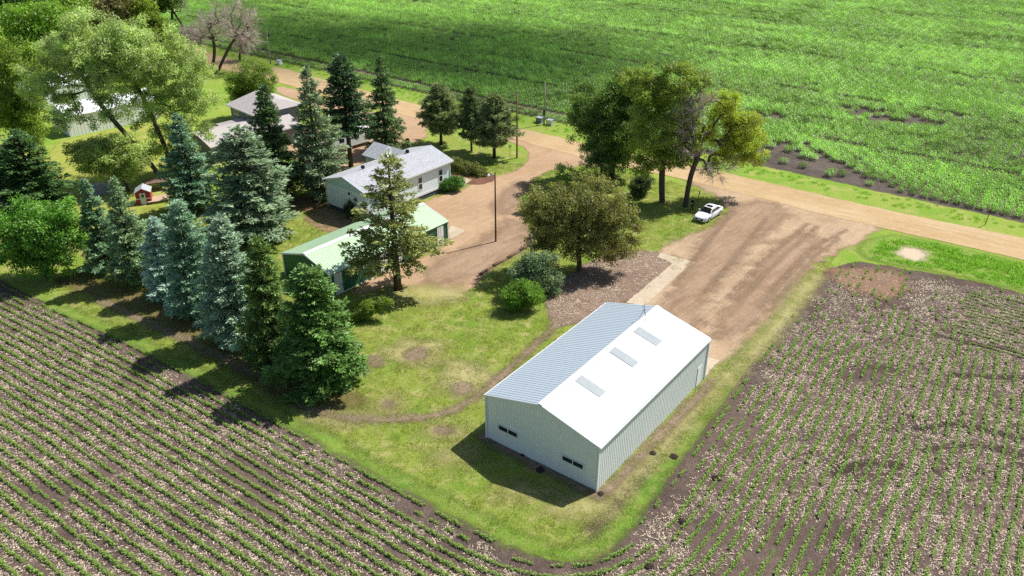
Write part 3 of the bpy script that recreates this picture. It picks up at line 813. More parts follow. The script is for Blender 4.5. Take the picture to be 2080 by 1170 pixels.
leafy_tree('round_tree', (95, 566), [(62, 458, 70, 56), (114, 478, 52, 58), (40, 505, 54, 48), (132, 435, 30, 30), (95, 530, 60, 32)], 'round bright green leafy tree at the corner of the bean field', (.085, .165, .022), seed=51, n=330, leaf=.30, per=95, clump=.8, trunk_r=.22, up=.75)
leafy_tree('juniper_tree', (508, 238), [(512, 160, 50, 38), (485, 190, 30, 28), (535, 190, 28, 30), (508, 205, 40, 22)], 'dense rounded juniper behind the grey house roof', (.115, .15, .025), seed=52, n=230, leaf=.42, per=80, clump=.9, trunk_r=.25, aspect=.3)
# bare trees by the road
BR = 'leafless grey trees beside the gravel road'
leafy_tree('bare_tree', (432, 134), None, 'leafless tree with a twisted dark trunk at the road edge', CC, group=BR, seed=61, n=70, bare=[(425, 62, 32, 42), (400, 78, 24, 24), (442, 35, 22, 28)], twigs=26, twig_len=3.0, trunk_r=.36, trunk_px=[(436, 110), (435, 88), (430, 70)], fork=.5)
leafy_tree('bare_tree', (443, 144), None, 'leafless tree leaning over the gravel road', CC, group=BR, seed=62, n=80, bare=[(490, 48, 36, 40), (478, 75, 22, 20), (505, 60, 24, 34), (468, 30, 20, 28)], twigs=26, twig_len=3.0, trunk_r=.32, trunk_px=[(456, 115), (468, 92), (482, 68)], fork=.6)
leafy_tree('bare_tree', (487, 123), None, 'small leafless tree nearest the roadside wooden pole', CC, group=BR, seed=63, n=60, bare=[(495, 92, 22, 20), (485, 75, 18, 20)], twigs=28, twig_len=2.2, trunk_r=.28)
leafy_tree('bare_tree', (391, 112), None, 'low leafless tree half hidden by the cottonwood crown', CC, group=BR, seed=64, n=60, bare=[(392, 76, 24, 18), (378, 66, 18, 14)], twigs=28, twig_len=2.2, trunk_r=.28)
leafy_tree('bare_tree', (350, 46), None, 'leafless tree farthest along the road in the corner of the cornfield', CC, group=BR, seed=65, n=70, bare=[(358, 8, 24, 22), (345, -8, 24, 24)], twigs=28, twig_len=2.8, trunk_r=.36)

# shrubs
leafy_tree('round_shrub', (914, 388), [(904, 374, 17, 14), (926, 371, 18, 13)], 'clipped bright green round shrub at the blue house corner', (.055, .125, .016), 'shrub', seed=71, n=170, leaf=.16, per=75, clump=.3, trunk_r=.06, zfloor=.1, shell=.33)
leafy_tree('yew_hedge', (952, 352), [(925, 333, 16, 13, 1.2), (943, 340, 17, 13, .4), (962, 345, 17, 13, -.4), (978, 350, 14, 10, -1.0)], 'long dark yew hedge between the pine lawn and the driveway', (.105, .105, .025), 'hedge', seed=72, n=230, leaf=.2, per=70, clump=.35, trunk_r=.06, zfloor=.1, shell=.35)
leafy_tree('dark_shrub', (1298, 398), [(1300, 378, 25, 20), (1310, 368, 16, 14)], 'dark rounded bush in the shade between two maples', (.05, .065, .022), 'shrub', seed=73, n=130, leaf=.22, per=70, clump=.45, trunk_r=.06, zfloor=.1)
leafy_tree('lilac_shrub', (1100, 598), [(1085, 545, 34, 32), (1055, 560, 24, 30), (1115, 572, 26, 28), (1108, 528, 22, 18)], 'grey green lilac bush around the grey concrete pole', (.13, .16, .105), 'shrub', seed=74, n=260, leaf=.24, per=70, clump=.55, trunk_r=.08, zfloor=.1)
leafy_tree('yew_shrub', (1060, 630), [(1045, 602, 26, 26), (1078, 600, 24, 26), (1062, 590, 24, 22)], 'bright green feathery yew at the end of the lilac', (.115, .18, .03), 'shrub', seed=75, n=200, leaf=.26, per=65, clump=.5, trunk_r=.06, zfloor=.1, aspect=.3)
leafy_tree('juniper_shrub', (735, 648), [(715, 640, 24, 11), (755, 622, 24, 9), (735, 632, 22, 10), (780, 612, 16, 6)], 'low spreading juniper beside the widest green spruce', (.12, .15, .025), 'shrub', seed=76, n=200, leaf=.26, per=45, clump=.42, trunk_r=.05, zfloor=.08, aspect=.3)
leafy_tree('climbing_shrub', (716, 442), [(714, 425, 15, 16), (722, 405, 7, 14), (728, 432, 12, 12)], 'dark bush against the gable of the blue house', (.04, .06, .03), 'shrub', seed=77, n=100, leaf=.2, per=60, clump=.35, trunk_r=.05, zfloor=.1)
leafy_tree('leafy_shrub', (1265, 310), [(1262, 300, 14, 10)], 'small bush at the foot of the dark maple by the road', (.09, .12, .03), 'shrub', seed=78, n=40, leaf=.3, per=50, clump=.4, trunk_r=.05, zfloor=.1)

# ------------------------------------------------------------------ buildings


def metal_mat(name, col, rough=.45, metal=.0, streak=.12, spec=.5):
    m, nt, out = new_mat(name); q = N(nt); p = q.objco()
    n1 = q.noise(q.mapping(p, (3, 3, .35)), 1.2, 4, .6); n2 = q.noise(p, .5, 3)
    c = q.mix(q.step(n1, .45, .75), col, [c_ * (1 - streak) for c_ in col])
    c = q.mix(q.step(n2, .5, .8, 0, .5), c, [c_ * (1 - streak) for c_ in col])
    nt.links.new(q.principled(c, rough, None, spec, metal), out.inputs[0]); return m


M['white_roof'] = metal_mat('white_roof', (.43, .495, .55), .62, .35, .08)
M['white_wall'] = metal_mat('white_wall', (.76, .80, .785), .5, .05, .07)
M['rib'] = metal_mat('rib', (.29, .33, .36), .5, .3, .05)  # rib shade lines put into the colour, darker than the roof sheet
M['barn_white'] = metal_mat('barn_white', (.80, .81, .82), .5, 0, .05)
M['trim'] = solid('trim_white', (.74, .75, .74), .5, .3, 0, .06)
M['skylight'] = solid('skylight_plastic', (.27, .30, .315), .4, .4, 0, .12)
M['glass'] = solid('window_glass', (.018, .022, .028), .08, .7, 0, .0)
M['green_roof'] = metal_mat('green_roof', (.47, .64, .42), .5, .05, .08)
M['green_rib'] = metal_mat('green_rib', (.30, .46, .27), .5, .05, .08)
M['green_wall'] = metal_mat('green_wall', (.035, .15, .07), .5, 0, .12)
M['shingle'] = None
M['siding'] = metal_mat('siding', (.72, .80, .84), .7, 0, .05)
M['bluegable'] = metal_mat('gable_siding', (.52, .68, .67), .7, 0, .05)
M['foundation'] = solid('foundation_block', (.085, .095, .12), .9, .1, 0, .25)
M['black'] = solid('black_metal', (.012, .012, .013), .5)
M['gutter'] = solid('gutter', (.68, .68, .66), .5)


def shingle_mat(name, a, b):
    m, nt, out = new_mat(name); q = N(nt); p = q.objco()
    n1 = q.noise(q.mapping(p, (1, 1, 1)), 5.0, 3, .7); n2 = q.noise(p, .6, 3)
    wv = q.n('ShaderNodeTexWave'); wv.wave_type = 'BANDS'; wv.bands_direction = 'Y'
    q.put(wv.inputs['Vector'], p); wv.inputs['Scale'].default_value = 1.1; wv.inputs['Distortion'].default_value = .3
    c = q.mix(q.step(n1, .38, .62), a, b); c = q.mix(q.step(n2, .45, .8, 0, .4), c, a)
    c = q.mix(q.step(wv.outputs['Fac'], .0, .12, .25, 0), c, [k * .6 for k in a])
    nt.links.new(q.principled(c, .9, q.bump(n1, .02), .15), out.inputs[0]); return m


M['shingle'] = shingle_mat('grey_shingles', (.30, .31, .335), (.44, .45, .475))
M['tan_shingle'] = shingle_mat('taupe_shingles', (.36, .325, .315), (.46, .42, .41))
M['grey_siding'] = metal_mat('grey_siding', (.16, .18, .18), .8, 0, .1)

GABLE_IN = .02


def gable_walls(L, W, h, r, ribs=.3, rw=.05, rh=.03, z0=0.0):
    """four walls of a gabled building, near right corner at the origin, with raised ribs"""
    mb = MB()
    A = [(0, 0, z0), (L, 0, z0), (L, W, z0), (0, W, z0)]; B = [(0, 0, h), (L, 0, h), (L, W, h), (0, W, h)]
    ap, af = (0, W / 2, h + r), (L, W / 2, h + r)
    mb.add(A + B + [ap, af], [(0, 1, 5, 4), (2, 3, 7, 6), (3, 0, 4, 8, 7), (1, 2, 6, 9, 5)])
    if ribs:
        k = ribs / 2
        while k < L:
            mb.b2((k - rw / 2, -rh, z0 + .02), (k + rw / 2, 0.002, h - .03)); mb.b2((k - rw / 2, W - .002, z0 + .02), (k + rw / 2, W + rh, h - .03)); k += ribs
        k = ribs / 2
        while k < W:
            top = h + r * (1 - abs(k - W / 2) / (W / 2)) - .06
            mb.b2((-rh, k - rw / 2, z0 + .02), (.002, k + rw / 2, top)); mb.b2((L - .002, k - rw / 2, z0 + .02), (L + rh, k + rw / 2, top)); k += ribs
    return mb


def roof_slopes(L, W, h, r, oe, og, th=.06, gap=.02):
    """two roof slabs with overhangs"""
    mb = MB(); sl = r / (W / 2); y0 = -oe; z0 = h - oe * sl + gap
    for side in (0, 1):
        f = (lambda y: y) if side == 0 else (lambda y: W - y)
        a, b, c, d = (-og, f(y0), z0), (L + og, f(y0), z0), (L + og, W / 2, h + r + gap), (-og, W / 2, h + r + gap)
        bot = [a, b, c, d]; top = [(p[0], p[1], p[2] + th) for p in bot]
        if side: bot = bot[::-1]; top = top[::-1]
        mb.hexa(bot, top)
    return mb


def roof_ribs(L, W, h, r, oe, og, pitch, rw=.05, rh=.035, th=.06, gap=.02):
    mb = MB(); sl = r / (W / 2); k = -og + pitch / 2
    while k < L + og:
        for side in (0, 1):
            f = (lambda y: y) if side == 0 else (lambda y: W - y)
            y0, z0 = -oe + .01, h - oe * sl + gap + th - .004; y1, z1 = W / 2 - .08, h + r + gap + th - .004 - .08 * sl
            bot = [(k - rw / 2, f(y0), z0), (k + rw / 2, f(y0), z0), (k + rw / 2, f(y1), z1), (k - rw / 2, f(y1), z1)]
            top = [(k - rw / 4, f(y0), z0 + rh), (k + rw / 4, f(y0), z0 + rh), (k + rw / 4, f(y1), z1 + rh), (k - rw / 4, f(y1), z1 + rh)]
            if side: bot = bot[::-1]; top = top[::-1]
            mb.hexa(bot, top)
        k += pitch
    return mb


def window(parent, face, u0, u1, z0, z1, mat_frame, panes=1, fw=.07, off=0.0, vertical=False):
    """face 'x': on the plane x=0 (u along y); face 'y': on the plane y=0 (u along x); off = outward position of that plane"""
    d = .05
    def P(u, z, o): return (-o - off, u, z) if face == 'x' else (u, -o - off, z)
    fr = MB()
    for a, b, c, e in ((u0, u0 + fw, z0, z1), (u1 - fw, u1, z0, z1), (u0 + fw, u1 - fw, z0, z0 + fw), (u0 + fw, u1 - fw, z1 - fw, z1)):
        fr.b2(P(a, c, 0), P(b, e, d))
    for i in range(1, panes):
        if vertical:
            zc = z0 + (z1 - z0) * i / panes; fr.b2(P(u0 + fw, zc - fw / 2, 0), P(u1 - fw, zc + fw / 2, d))
        else:
            uc = u0 + (u1 - u0) * i / panes; fr.b2(P(uc - fw / 2, z0 + fw, 0), P(uc + fw / 2, z1 - fw, d))
    wn = part('window', fr, mat_frame, parent)
    p = MB(); p.b2(P(u0 + fw, z0 + fw, .004), P(u1 - fw, z1 - fw, .018)); part('pane', p, M['glass'], wn)
    return wn


# ---- white metal shed
X, Y, YAW, L, W, h, r = 6.542, 47.74, .9238, 19.02, 10.80, 4.448, 1.434
shed = root('metal_shed', (X, Y, 0), YAW, 'large white ribbed metal shed standing on the lawn between the bean rows', 'shed')
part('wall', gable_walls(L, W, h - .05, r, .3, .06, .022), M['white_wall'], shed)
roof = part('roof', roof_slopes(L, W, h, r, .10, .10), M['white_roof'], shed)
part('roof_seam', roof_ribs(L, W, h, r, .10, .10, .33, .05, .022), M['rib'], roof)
rc = MB(); sl = r / (W / 2)
for f in (-1, 1):
    y1 = W / 2 + f * .22; z1 = h + r + .125 - .22 * sl
    q4 = [(-.12, W / 2, h + r + .125), (L + .12, W / 2, h + r + .125), (L + .12, y1, z1), (-.12, y1, z1)]
    if f > 0: q4 = q4[::-1]
    rc.hexa([(a, b, c) for a, b, c in q4][::-1], [(a, b, c + .02) for a, b, c in q4][::-1])
part('ridge_cap', rc, M['trim'], roof)
for x in (-.05, L + .05):
    for y in (-.05, W + .05): tr = MB(); tr.b2((x - .07, y - .07, 0), (x + .07, y + .07, h - .1)); part('corner_trim', tr, M['trim'], shed)
for s_ in (0, 1):
    f = (lambda y: y) if s_ == 0 else (lambda y: W - y)
    gt = MB(); gt.b2((-.1, f(-.24), h - .14), (L + .1, f(-.11), h - .02)); part('gutter', gt, M['gutter'], shed)
for x0, x1 in ((-.135, -.102), (L + .102, L + .135)):
    rk = MB()
    for s_ in (0, 1):
        f = (lambda y: y) if s_ == 0 else (lambda y: W - y)
        a, b = (f(-.1), h - .1 * sl), (W / 2, h + r)
        rk.hexa([(x0, a[0], a[1] - .16), (x1, a[0], a[1] - .16), (x1, b[0], b[1] - .16), (x0, b[0], b[1] - .16)], [(x0, a[0], a[1] + .07), (x1, a[0], a[1] + .07), (x1, b[0], b[1] + .07), (x0, b[0], b[1] + .07)])
    part('rake_trim', rk, M['trim'], shed)
for u0, u1 in ((7.58, 9.58), (1.22, 3.24)):
    window(shed, 'x', u0, u1, 1.52, 2.08, M['trim'], 2, .06, .036)
for u0 in (4.32, 9.68, 13.84):
    sk = MB(); ya, yb = 2.7, 5.05
    za, zb = h + ya * sl + .085, h + yb * sl + .085
    sk.hexa([(u0, ya, za), (u0 + 1.0, ya, za), (u0 + 1.0, yb, zb), (u0, yb, zb)], [(u0, ya, za + .028), (u0 + 1.0, ya, za + .028), (u0 + 1.0, yb, zb + .028), (u0, yb, zb + .028)])
    part('skylight', sk, M['skylight'], roof)
dr = MB(); dr.b2((17.3, -.06, .05), (18.2, -.038, 2.15)); part('side_door', dr, M['white_wall'], shed)
dh = MB(); dh.b2((L + .04, 2.2, .05), (L + .09, W - 2.2, 3.7)); part('sliding_door', dh, M['trim'], shed)
# weather vane tripod on the ridge
vx = 16.3
vane = root('weather_vane', tuple(np.array((X + math.cos(YAW) * vx - math.sin(YAW) * W / 2, Y + math.sin(YAW) * vx + math.cos(YAW) * W / 2, h + r + .14))), YAW, 'thin black weather vane tripod on the ridge of the white shed', 'weather vane')
tp = MB()
for a in (0, 2.09, 4.19):
    c0 = (.38 * math.cos(a), .38 * math.sin(a), -.0 - .38 * abs(math.sin(a)) * sl); tp.tube([c0, (.03 * math.cos(a), .03 * math.sin(a), .95)], .018, 5)
part('tripod', tp, M['black'], vane)
rd = MB(); rd.tube([(0, 0, .5), (0, 0, 1.75)], .014, 5); part('rod', rd, M['black'], vane)
ar = MB(); ar.tube([(-.3, 0, 1.35), (.3, 0, 1.35)], .016, 4); ar.add([(-.3, 0, 1.26), (-.14, 0, 1.35), (-.3, 0, 1.44), (-.42, .01, 1.35)], [(0, 1, 2, 3)]); part('arrow', ar, M['black'], vane)

# ---- green shed
X, Y, YAW, L, W, h, r = -19.91, 78.63, .882, 18.58, 8.40, 2.812, 1.218
gs = root('green_shed', (X, Y, 0), YAW, 'long dark green metal shed with a pale green roof and white ridge', 'shed')
part('wall', gable_walls(L, W, h - .05, r, .3, .05, .03), M['green_wall'], gs)
groof = part('roof', roof_slopes(L, W, h, r, .15, .1), M['green_roof'], gs)
part('roof_seam', roof_ribs(L, W, h, r, .15, .1, .30, .05, .035), M['green_rib'], groof)
sl = r / (W / 2); rc = MB()
for x0, x1, dz in ((-.12, 7.3, 0.0), (7.3, L + .12, .03)):
    for f in (-1, 1):
        ww = .34; y1 = W / 2 + f * ww; z1 = h + r + .12 - ww * sl + dz; zt = h + r + .12 + dz
        q4 = [(x0, W / 2, zt), (x1, W / 2, zt), (x1, y1, z1), (x0, y1, z1)]
        if f > 0: q4 = q4[::-1]
        rc.hexa(q4[::-1], [(a, b, c + .025) for a, b, c in q4][::-1])
part('ridge_cap', rc, M['trim'], groof)
for x0, x1 in ((-.16, -.102), (L + .102, L + .16)):
    rk = MB()
    for s_ in (0, 1):
        f = (lambda y: y) if s_ == 0 else (lambda y: W - y)
        a, b = (f(-.15), h - .15 * sl), (W / 2, h + r)
        rk.hexa([(x0, a[0], a[1] - .1), (x1, a[0], a[1] - .1), (x1, b[0], b[1] - .1), (x0, b[0], b[1] - .1)], [(x0, a[0], a[1] + .11), (x1, a[0], a[1] + .11), (x1, b[0], b[1] + .11), (x0, b[0], b[1] + .11)])
    part('rake_trim', rk, M['trim'], gs)
for x in (-.03, L + .03):
    for y in (-.03, W + .03): tr = MB(); tr.b2((x - .07, y - .07, 0), (x + .07, y + .07, h - .12)); part('corner_trim', tr, M['trim'], gs)
sk = MB(); sk.b2((.1, -.05, 0.02), (L - .1, -.034, .12)); part('base_trim', sk, M['trim'], gs)
for a, b in ((.45, 1.52), (7.2, 8.3), (9.4, 10.6), (16.68, 17.76)):
    d_ = MB(); d_.b2((a, -.085, .12), (b, -.036, h - .16))
    for k in (a + .3, a + .65): d_.b2((k - .025, -.105, .14), (k + .025, -.084, h - .18))
    do = part('door', d_, M['trim'], gs)
    hd = MB(); hd.b2((b - .14, -.15, 1.0), (b - .1, -.106, 1.2)); part('handle', hd, M['black'], do)
window(gs, 'y', 4.6, 5.75, 1.76, 2.3, M['trim'], 2, .07, .036)

# ---- pale blue house
X, Y, YAW, L, W, h, r = -19.11, 98.81, .886, 15.96, 7.92, 4.298, 1.201
hs = root('blue_house', (X, Y, 0), YAW, 'pale blue one storey house with a grey shingle roof and dark foundation', 'house')
fo = MB(); fo.b2((.05, .05, 0), (L - .05, W - .05, .75)); part('foundation', fo, M['foundation'], hs)
part('wall', gable_walls(L, W, h - .03, r, 0, z0=.75), M['siding'], hs)
gb = MB(); gb.add([(-.02, .1, h - .35), (-.02, W - .1, h - .35), (-.02, W / 2, h + r - .08)], [(2, 1, 0)]); gb.b2((-.05, .0, h - .45), (-.004, W, h - .35))
part('gable', gb, M['bluegable'], hs)
bt = MB(); bt.b2((-.03, -.035, .72), (L + .03, -.002, 1.02)); bt.b2((-.035, -.03, .72), (-.002, W + .03, .95)); part('skirt_board', bt, M['trim'], hs)
hroof = part('roof', roof_slopes(L, W, h, r, .4, .4, .14), M['shingle'], hs)
sl = r / (W / 2); fs = MB(); zf = h - .4 * sl
for s_ in (0, 1):
    f = (lambda y: y) if s_ == 0 else (lambda y: W - y)
    fs.b2((-.4, f(-.44), zf - .06), (L + .4, f(-.402), zf + .165))
for x0, x1 in ((-.44, -.402), (L + .402, L + .44)):
    for s_ in (0, 1):
        f = (lambda y: y) if s_ == 0 else (lambda y: W - y)
        fs.hexa([(x0, f(-.43), zf - .05), (x1, f(-.43), zf - .05), (x1, W / 2, h + r - .03), (x0, W / 2, h + r - .03)], [(x0, f(-.43), zf + .17), (x1, f(-.43), zf + .17), (x1, W / 2, h + r + .18), (x0, W / 2, h + r + .18)])
part('fascia', fs, M['trim'], hroof)
for x, y in ((-.02, -.02), (L + .02, -.02), (-.02, W + .02)): ct = MB(); ct.b2((x - .06, y - .06, .75), (x + .06, y + .06, h - .3)); part('corner_board', ct, M['trim'], hs)
dp = MB(); dp.tube([(-.42, W + .36, zf), (-.12, W + .1, h - .7), (-.1, W + .1, .3)], .05, 6); part('downspout', dp, M['trim'], hs)
for a, b in ((9.5, 10.36), (13.6, 14.46), (4.2, 5.1)): window(hs, 'y', a, b, 1.62, 3.55, M['trim'], 2, .1, .004, True)
dg = MB(); dg.b2((-.06, 2.1, .9), (-.004, 3.0, 3.4)); part('side_door', dg, M['trim'], hs)
lm = MB(); lm.b2((-.16, 3.2, 3.2), (-.004, 3.4, 3.5)); part('wall_lamp', lm, M['black'], hs)
# cross wing
wg = MB(); x0, x1 = 9.9, 14.3; xm = (x0 + x1) / 2; y1 = W + 3.2
wg.add([(x0, W - .1, 0), (x1, W - .1, 0), (x1, y1, 0), (x0, y1, 0), (x0, W - .1, h), (x1, W - .1, h), (x1, y1, h), (x0, y1, h), (xm, y1, h + 1.0)], [(1, 2, 6, 5), (3, 0, 4, 7), (2, 3, 7, 8, 6)])
part('wing_wall', wg, M['siding'], hs)
wr = MB(); zt = h + r + .10
for sx in (-1, 1):
    xe = xm + sx * 2.6
    b4 = [(xe, W / 2 + 1.6, h - .05), (xe, y1 + .35, h - .05), (xm, y1 + .35, zt), (xm, W / 2 + .1, zt)]
    if sx > 0: b4 = b4
    else: b4 = b4[::-1]
    wr.hexa(b4, [(a, b, c + .13) for a, b, c in b4])
part('wing_roof', wr, M['shingle'], hroof)
for vx_ in (3.54, 11.9):
    v_ = MB(); zz = h + r + .12; v_.tube([(vx_, 4.3, zz - .25), (vx_, 4.3, zz + .12)], .15, 10); v_.tube([(vx_, 4.3, zz + .14), (vx_, 4.3, zz + .42)], [.3, .24], 10)
    part('roof_vent', v_, M['black'], hroof)
# dish
dsh = root('satellite_dish', tuple(np.array((X + math.cos(YAW) * 9.0 - math.sin(YAW) * 5.5, Y + math.sin(YAW) * 9.0 + math.cos(YAW) * 5.5, h + r * (1 - 1.54 / 3.96) + .15))), R(-22), 'white satellite dish on the shingle roof of the blue house', 'satellite dish')
ms = MB(); ms.tube([(0, 0, -.05), (0, 0, 1.0)], .05, 6); part('mast', ms, M['gutter'], dsh)
rings = []
for j in range(6):
    rr = .72 * j / 5 + .01; rings.append([(.25 * (rr / .72) ** 2 + .12, rr * math.cos(t), 1.05 + rr * math.sin(t)) for t in np.linspace(0, 2 * math.pi, 21)[:-1]])
di = MB(); di.loft(rings, True, False); d_ = part('reflector', di, M['trim'], dsh, True)
sm = d_.modifiers.new('thickness', 'SOLIDIFY'); sm.thickness = .03
fa = MB(); fa.tube([(.2, 0, .4), (.75, 0, .85), (.78, 0, 1.0)], .025, 5); part('feed_arm', fa, M['gutter'], dsh)

# ---- grey neighbour house (behind the spruces)
NP = G(424, 299, 2.9); YAW = R(45)
gh = root('grey_house', (NP[0] + .4, NP[1] + .3, 0), YAW, 'grey two storey house with taupe hip roofs behind the spruces', 'house')
L, W, h, r = 15.5, 8.6, 2.9, 1.15
part('wall', gable_walls(L, W, h - .03, r, 0), M['grey_siding'], gh)
nr = part('roof', roof_slopes(L, W, h, r, .5, .5, .15), M['tan_shingle'], gh)
wv = MB(); a0, a1, b0, b1 = 6.0, 13.0, W - 2.5, W + 2.0
wv.b2((a0 + .4, b0, 0), (a1 - .4, b1 - .4, 2.85)); part('wing_wall', wv, M['grey_siding'], gh)
hp = MB(); zt = 3.75; hp.add([(a0, b0, 2.9), (a1, b0, 2.9), (a1, b1, 2.9), (a0, b1, 2.9), (a0 + 3.0, b0, zt), (a1 - .5, b0, zt), (a1 - .5, b1 - 2.6, zt), (a0 + 3.0, b1 - 2.6, zt)], [(0, 1, 5, 4), (1, 2, 6, 5), (2, 3, 7, 6), (3, 0, 4, 7), (4, 5, 6, 7), (3, 2, 1, 0)])
part('wing_roof', hp, M['tan_shingle'], nr)
c0 = G(470, 232, 3.4); ca, sa = math.cos(YAW), math.sin(YAW)
lx = lambda p: (ca * (p[0] - gh.location.x) + sa * (p[1] - gh.location.y), -sa * (p[0] - gh.location.x) + ca * (p[1] - gh.location.y))
ux, uy = lx(c0)
up = MB(); up.b2((ux, uy - 8.4, 0), (ux + 8.0, uy, 5.18)); part('upper_wall', up, M['grey_siding'], gh)
ur = MB(); e = .55; zt = 7.0
ur.add([(ux - e, uy - 8.4 - e, 5.15), (ux + 8.5 + e, uy - 8.4 - e, 5.15), (ux + 8.5 + e, uy + e, 5.15), (ux - e, uy + e, 5.15), (ux + 4.2, uy - 6.6, zt), (ux + 4.2, uy - 1.7, zt)], [(0, 1, 4), (1, 2, 5, 4), (2, 3, 5), (3, 0, 4, 5), (3, 2, 1, 0)])
part('upper_roof', ur, M['tan_shingle'], gh)
ff = MB(); ff.b2((ux - e - .04, uy - 8.4 - e, 5.0), (ux - e, uy + e, 5.22)); part('fascia', ff, M['trim'], gh)
for uu, ww in ((uy - 2.9, 1.9), (uy - 7.1, 1.4)):
    fr = MB(); fr.b2((ux - .06, uu, 3.72), (ux - .005, uu + ww, 4.72)); wn = part('window', fr, M['trim'], gh)
    for k in (0, 1):
        pn = MB(); pn.b2((ux - .08, uu + .12 + k * (ww / 2 - .04), 3.86), (ux - .062, uu + ww / 2 - .08 + k * (ww / 2 - .04), 4.6)); part('pane', pn, M['glass'], wn)

# ---- white barns behind the cottonwoods


def white_barn(name, p, yaw, L, W, h, r, lab):
    o = root(name, (p[0], p[1], 0), yaw, lab, 'barn')
    part('wall', gable_walls(L, W, h - .03, r, .6, .08, .02), M['barn_white'], o)
    rf = part('roof', roof_slopes(L, W, h, r, .2, .2, .1), M['barn_white'], o)
    part('roof_seam', roof_ribs(L, W, h, r, .2, .2, .6, .06, .03, .1), M['white_roof'], rf)
    window(o, 'x', W * .72, W * .9, 1.9, 2.6, M['trim'], 2, .07, .045)
    d_ = MB(); d_.b2((L * .5, -.1, .05), (L * .5 + 3.2, -.045, h - .4)); part('door', d_, M['trim'], o)
    return o


p0 = G(143.7, 278.5)
white_barn('white_barn', p0, math.atan2(2.1, 2.4) + .06, 15.5, 7.6, 3.5, 1.3, 'white metal barn with a small gable window behind the cottonwoods')
white_barn('white_barn', (-92.5, 149.5), math.atan2(2.1, 2.4) + .06, 14, 8, 3.6, 1.3, 'white metal barn farthest into the garden, only its end showing past the dark boughs')

# ---- red playhouse
M['red'] = solid('red_paint', (.38, .045, .05), .6, .3, 0, .15)
pA, pB = G(279, 417), G(307, 414)
yw = math.atan2(pB[1] - pA[1], pB[0] - pA[0])
ph = root('playhouse', pA, yw, 'tiny red playhouse with a white door between spruces', 'playhouse')
b_ = MB(); b_.add([(0, 0, 0), (1.95, 0, 0), (1.95, 2.0, 0), (0, 2.0, 0), (0, 0, 1.75), (1.95, 0, 1.75), (1.95, 2.0, 1.75), (0, 2.0, 1.75), (.97, 0, 2.3), (.97, 2.0, 2.3)], [(0, 1, 5, 8, 4), (1, 2, 6, 5), (2, 3, 7, 9, 6), (3, 0, 4, 7)])
part('wall', b_, M['red'], ph)
rr_ = MB()
for s_ in (0, 1):
    f = (lambda x: x) if s_ == 0 else (lambda x: 1.95 - x)
    b4 = [(f(-.12), -.12, 1.71), (f(.975), -.12, 2.33), (f(.975), 2.12, 2.33), (f(-.12), 2.12, 1.71)]
    if s_ == 1: b4 = b4[::-1]
    rr_.hexa(b4, [(a, b, c + .06) for a, b, c in b4])
part('roof', rr_, M['shingle'], ph)
d_ = MB(); d_.b2((.55, -.05, .05), (1.3, -.005, 1.7)); dd = part('door', d_, M['trim'], ph)
wd = MB(); wd.b2((.75, -.065, 1.05), (1.1, -.052, 1.5)); part('pane', wd, M['glass'], dd)
for xa, xb in ((0, .55), (1.3, 1.95)): t_ = MB(); t_.b2((xa, -.03, .82), (xb, -.004, .95)); part('trim_board', t_, M['trim'], ph)
M['wood'] = bark_mat('pale_wood', (.42, .29, .20), (.55, .40, .29))
M['darkwood'] = bark_mat('weathered_wood', (.12, .075, .055), (.22, .145, .11))
pD = G(322, 408)
dk = root('garden_deck', pD, R(25), 'pale wooden garden deck beside the red playhouse', 'deck')
b_ = MB(); [b_.b2((-1.4, -1.1 + k * .2, .35), (1.4, -1.1 + k * .2 + .18, .41)) for k in range(11)]; part('boards', b_, M['wood'], dk)
for x in (-1.2, 1.2):
    for y in (-.9, .9): b_ = MB(); b_.b2((x - .05, y - .05, 0), (x + .05, y + .05, .35)); part('leg', b_, M['wood'], dk)
pC = G(322, 384)
cp = root('garden_shelter', pC, R(25), 'low shelter with a dark flat roof behind the wooden deck', 'shelter')
b_ = MB(); b_.b2((-1.5, -1.0, 1.25), (1.5, 1.0, 1.33)); part('roof', b_, M['darkwood'], cp)
for x in (-1.3, 1.3):
    for y in (-.8, .8):
        b_ = MB(); b_.b2((x - .05, y - .05, 0), (x + .05, y + .05, 1.25)); part('post', b_, M['darkwood'], cp)

# ---- camper trailer, barrel, poles, boxes
M['camper'] = solid('camper_white', (.78, .78, .77), .35, .5, 0, .05)
M['rubber'] = solid('rubber', (.015, .015, .016), .8)
M['steel'] = solid('bright_steel', (.65, .66, .68), .35, .5, .6)
pT = G(676, 316)
tl = root('camper_trailer', pT, R(47), 'white camper trailer half hidden behind the bare trunked spruce', 'camper')
sec = [(.6, 0), (.6, 2.6), (2.75, 2.6), (2.95, 2.2), (2.95, .4), (2.75, 0)]
rg = []
for x, t in ((0, .82), (.35, 1), (8.2, 1), (8.8, .75)): rg.append([(x, y if True else 0, .6 + (z - .6) * t) for z, y in sec])
b_ = MB(); b_.loft([[p for p in r_] for r_ in rg]); bevel(part('body', b_, M['camper'], tl), .06)
for x in (1.6, 4.6, 6.8):
    w_ = MB(); w_.b2((x, -.03, 1.7), (x + .9, .0, 2.3)); part('window', w_, M['glass'], tl)
d_ = MB(); d_.b2((3.2, -.035, .75), (3.9, 0, 2.5)); part('door', d_, M['trim'], tl)
for x in (2.9, 3.75):
    for y in (.12, 2.48):
        w_ = MB(); w_.tube([(x, y - .11, .36), (x, y + .11, .36)], .36, 16); tw = part('wheel', w_, M['rubber'], tl)
        w_ = MB(); sy = -.115 if y < 1 else .115; w_.tube([(x, y + sy, .36), (x, y + sy * .6, .36)], .2, 12); part('hub', w_, M['camper'], tw)
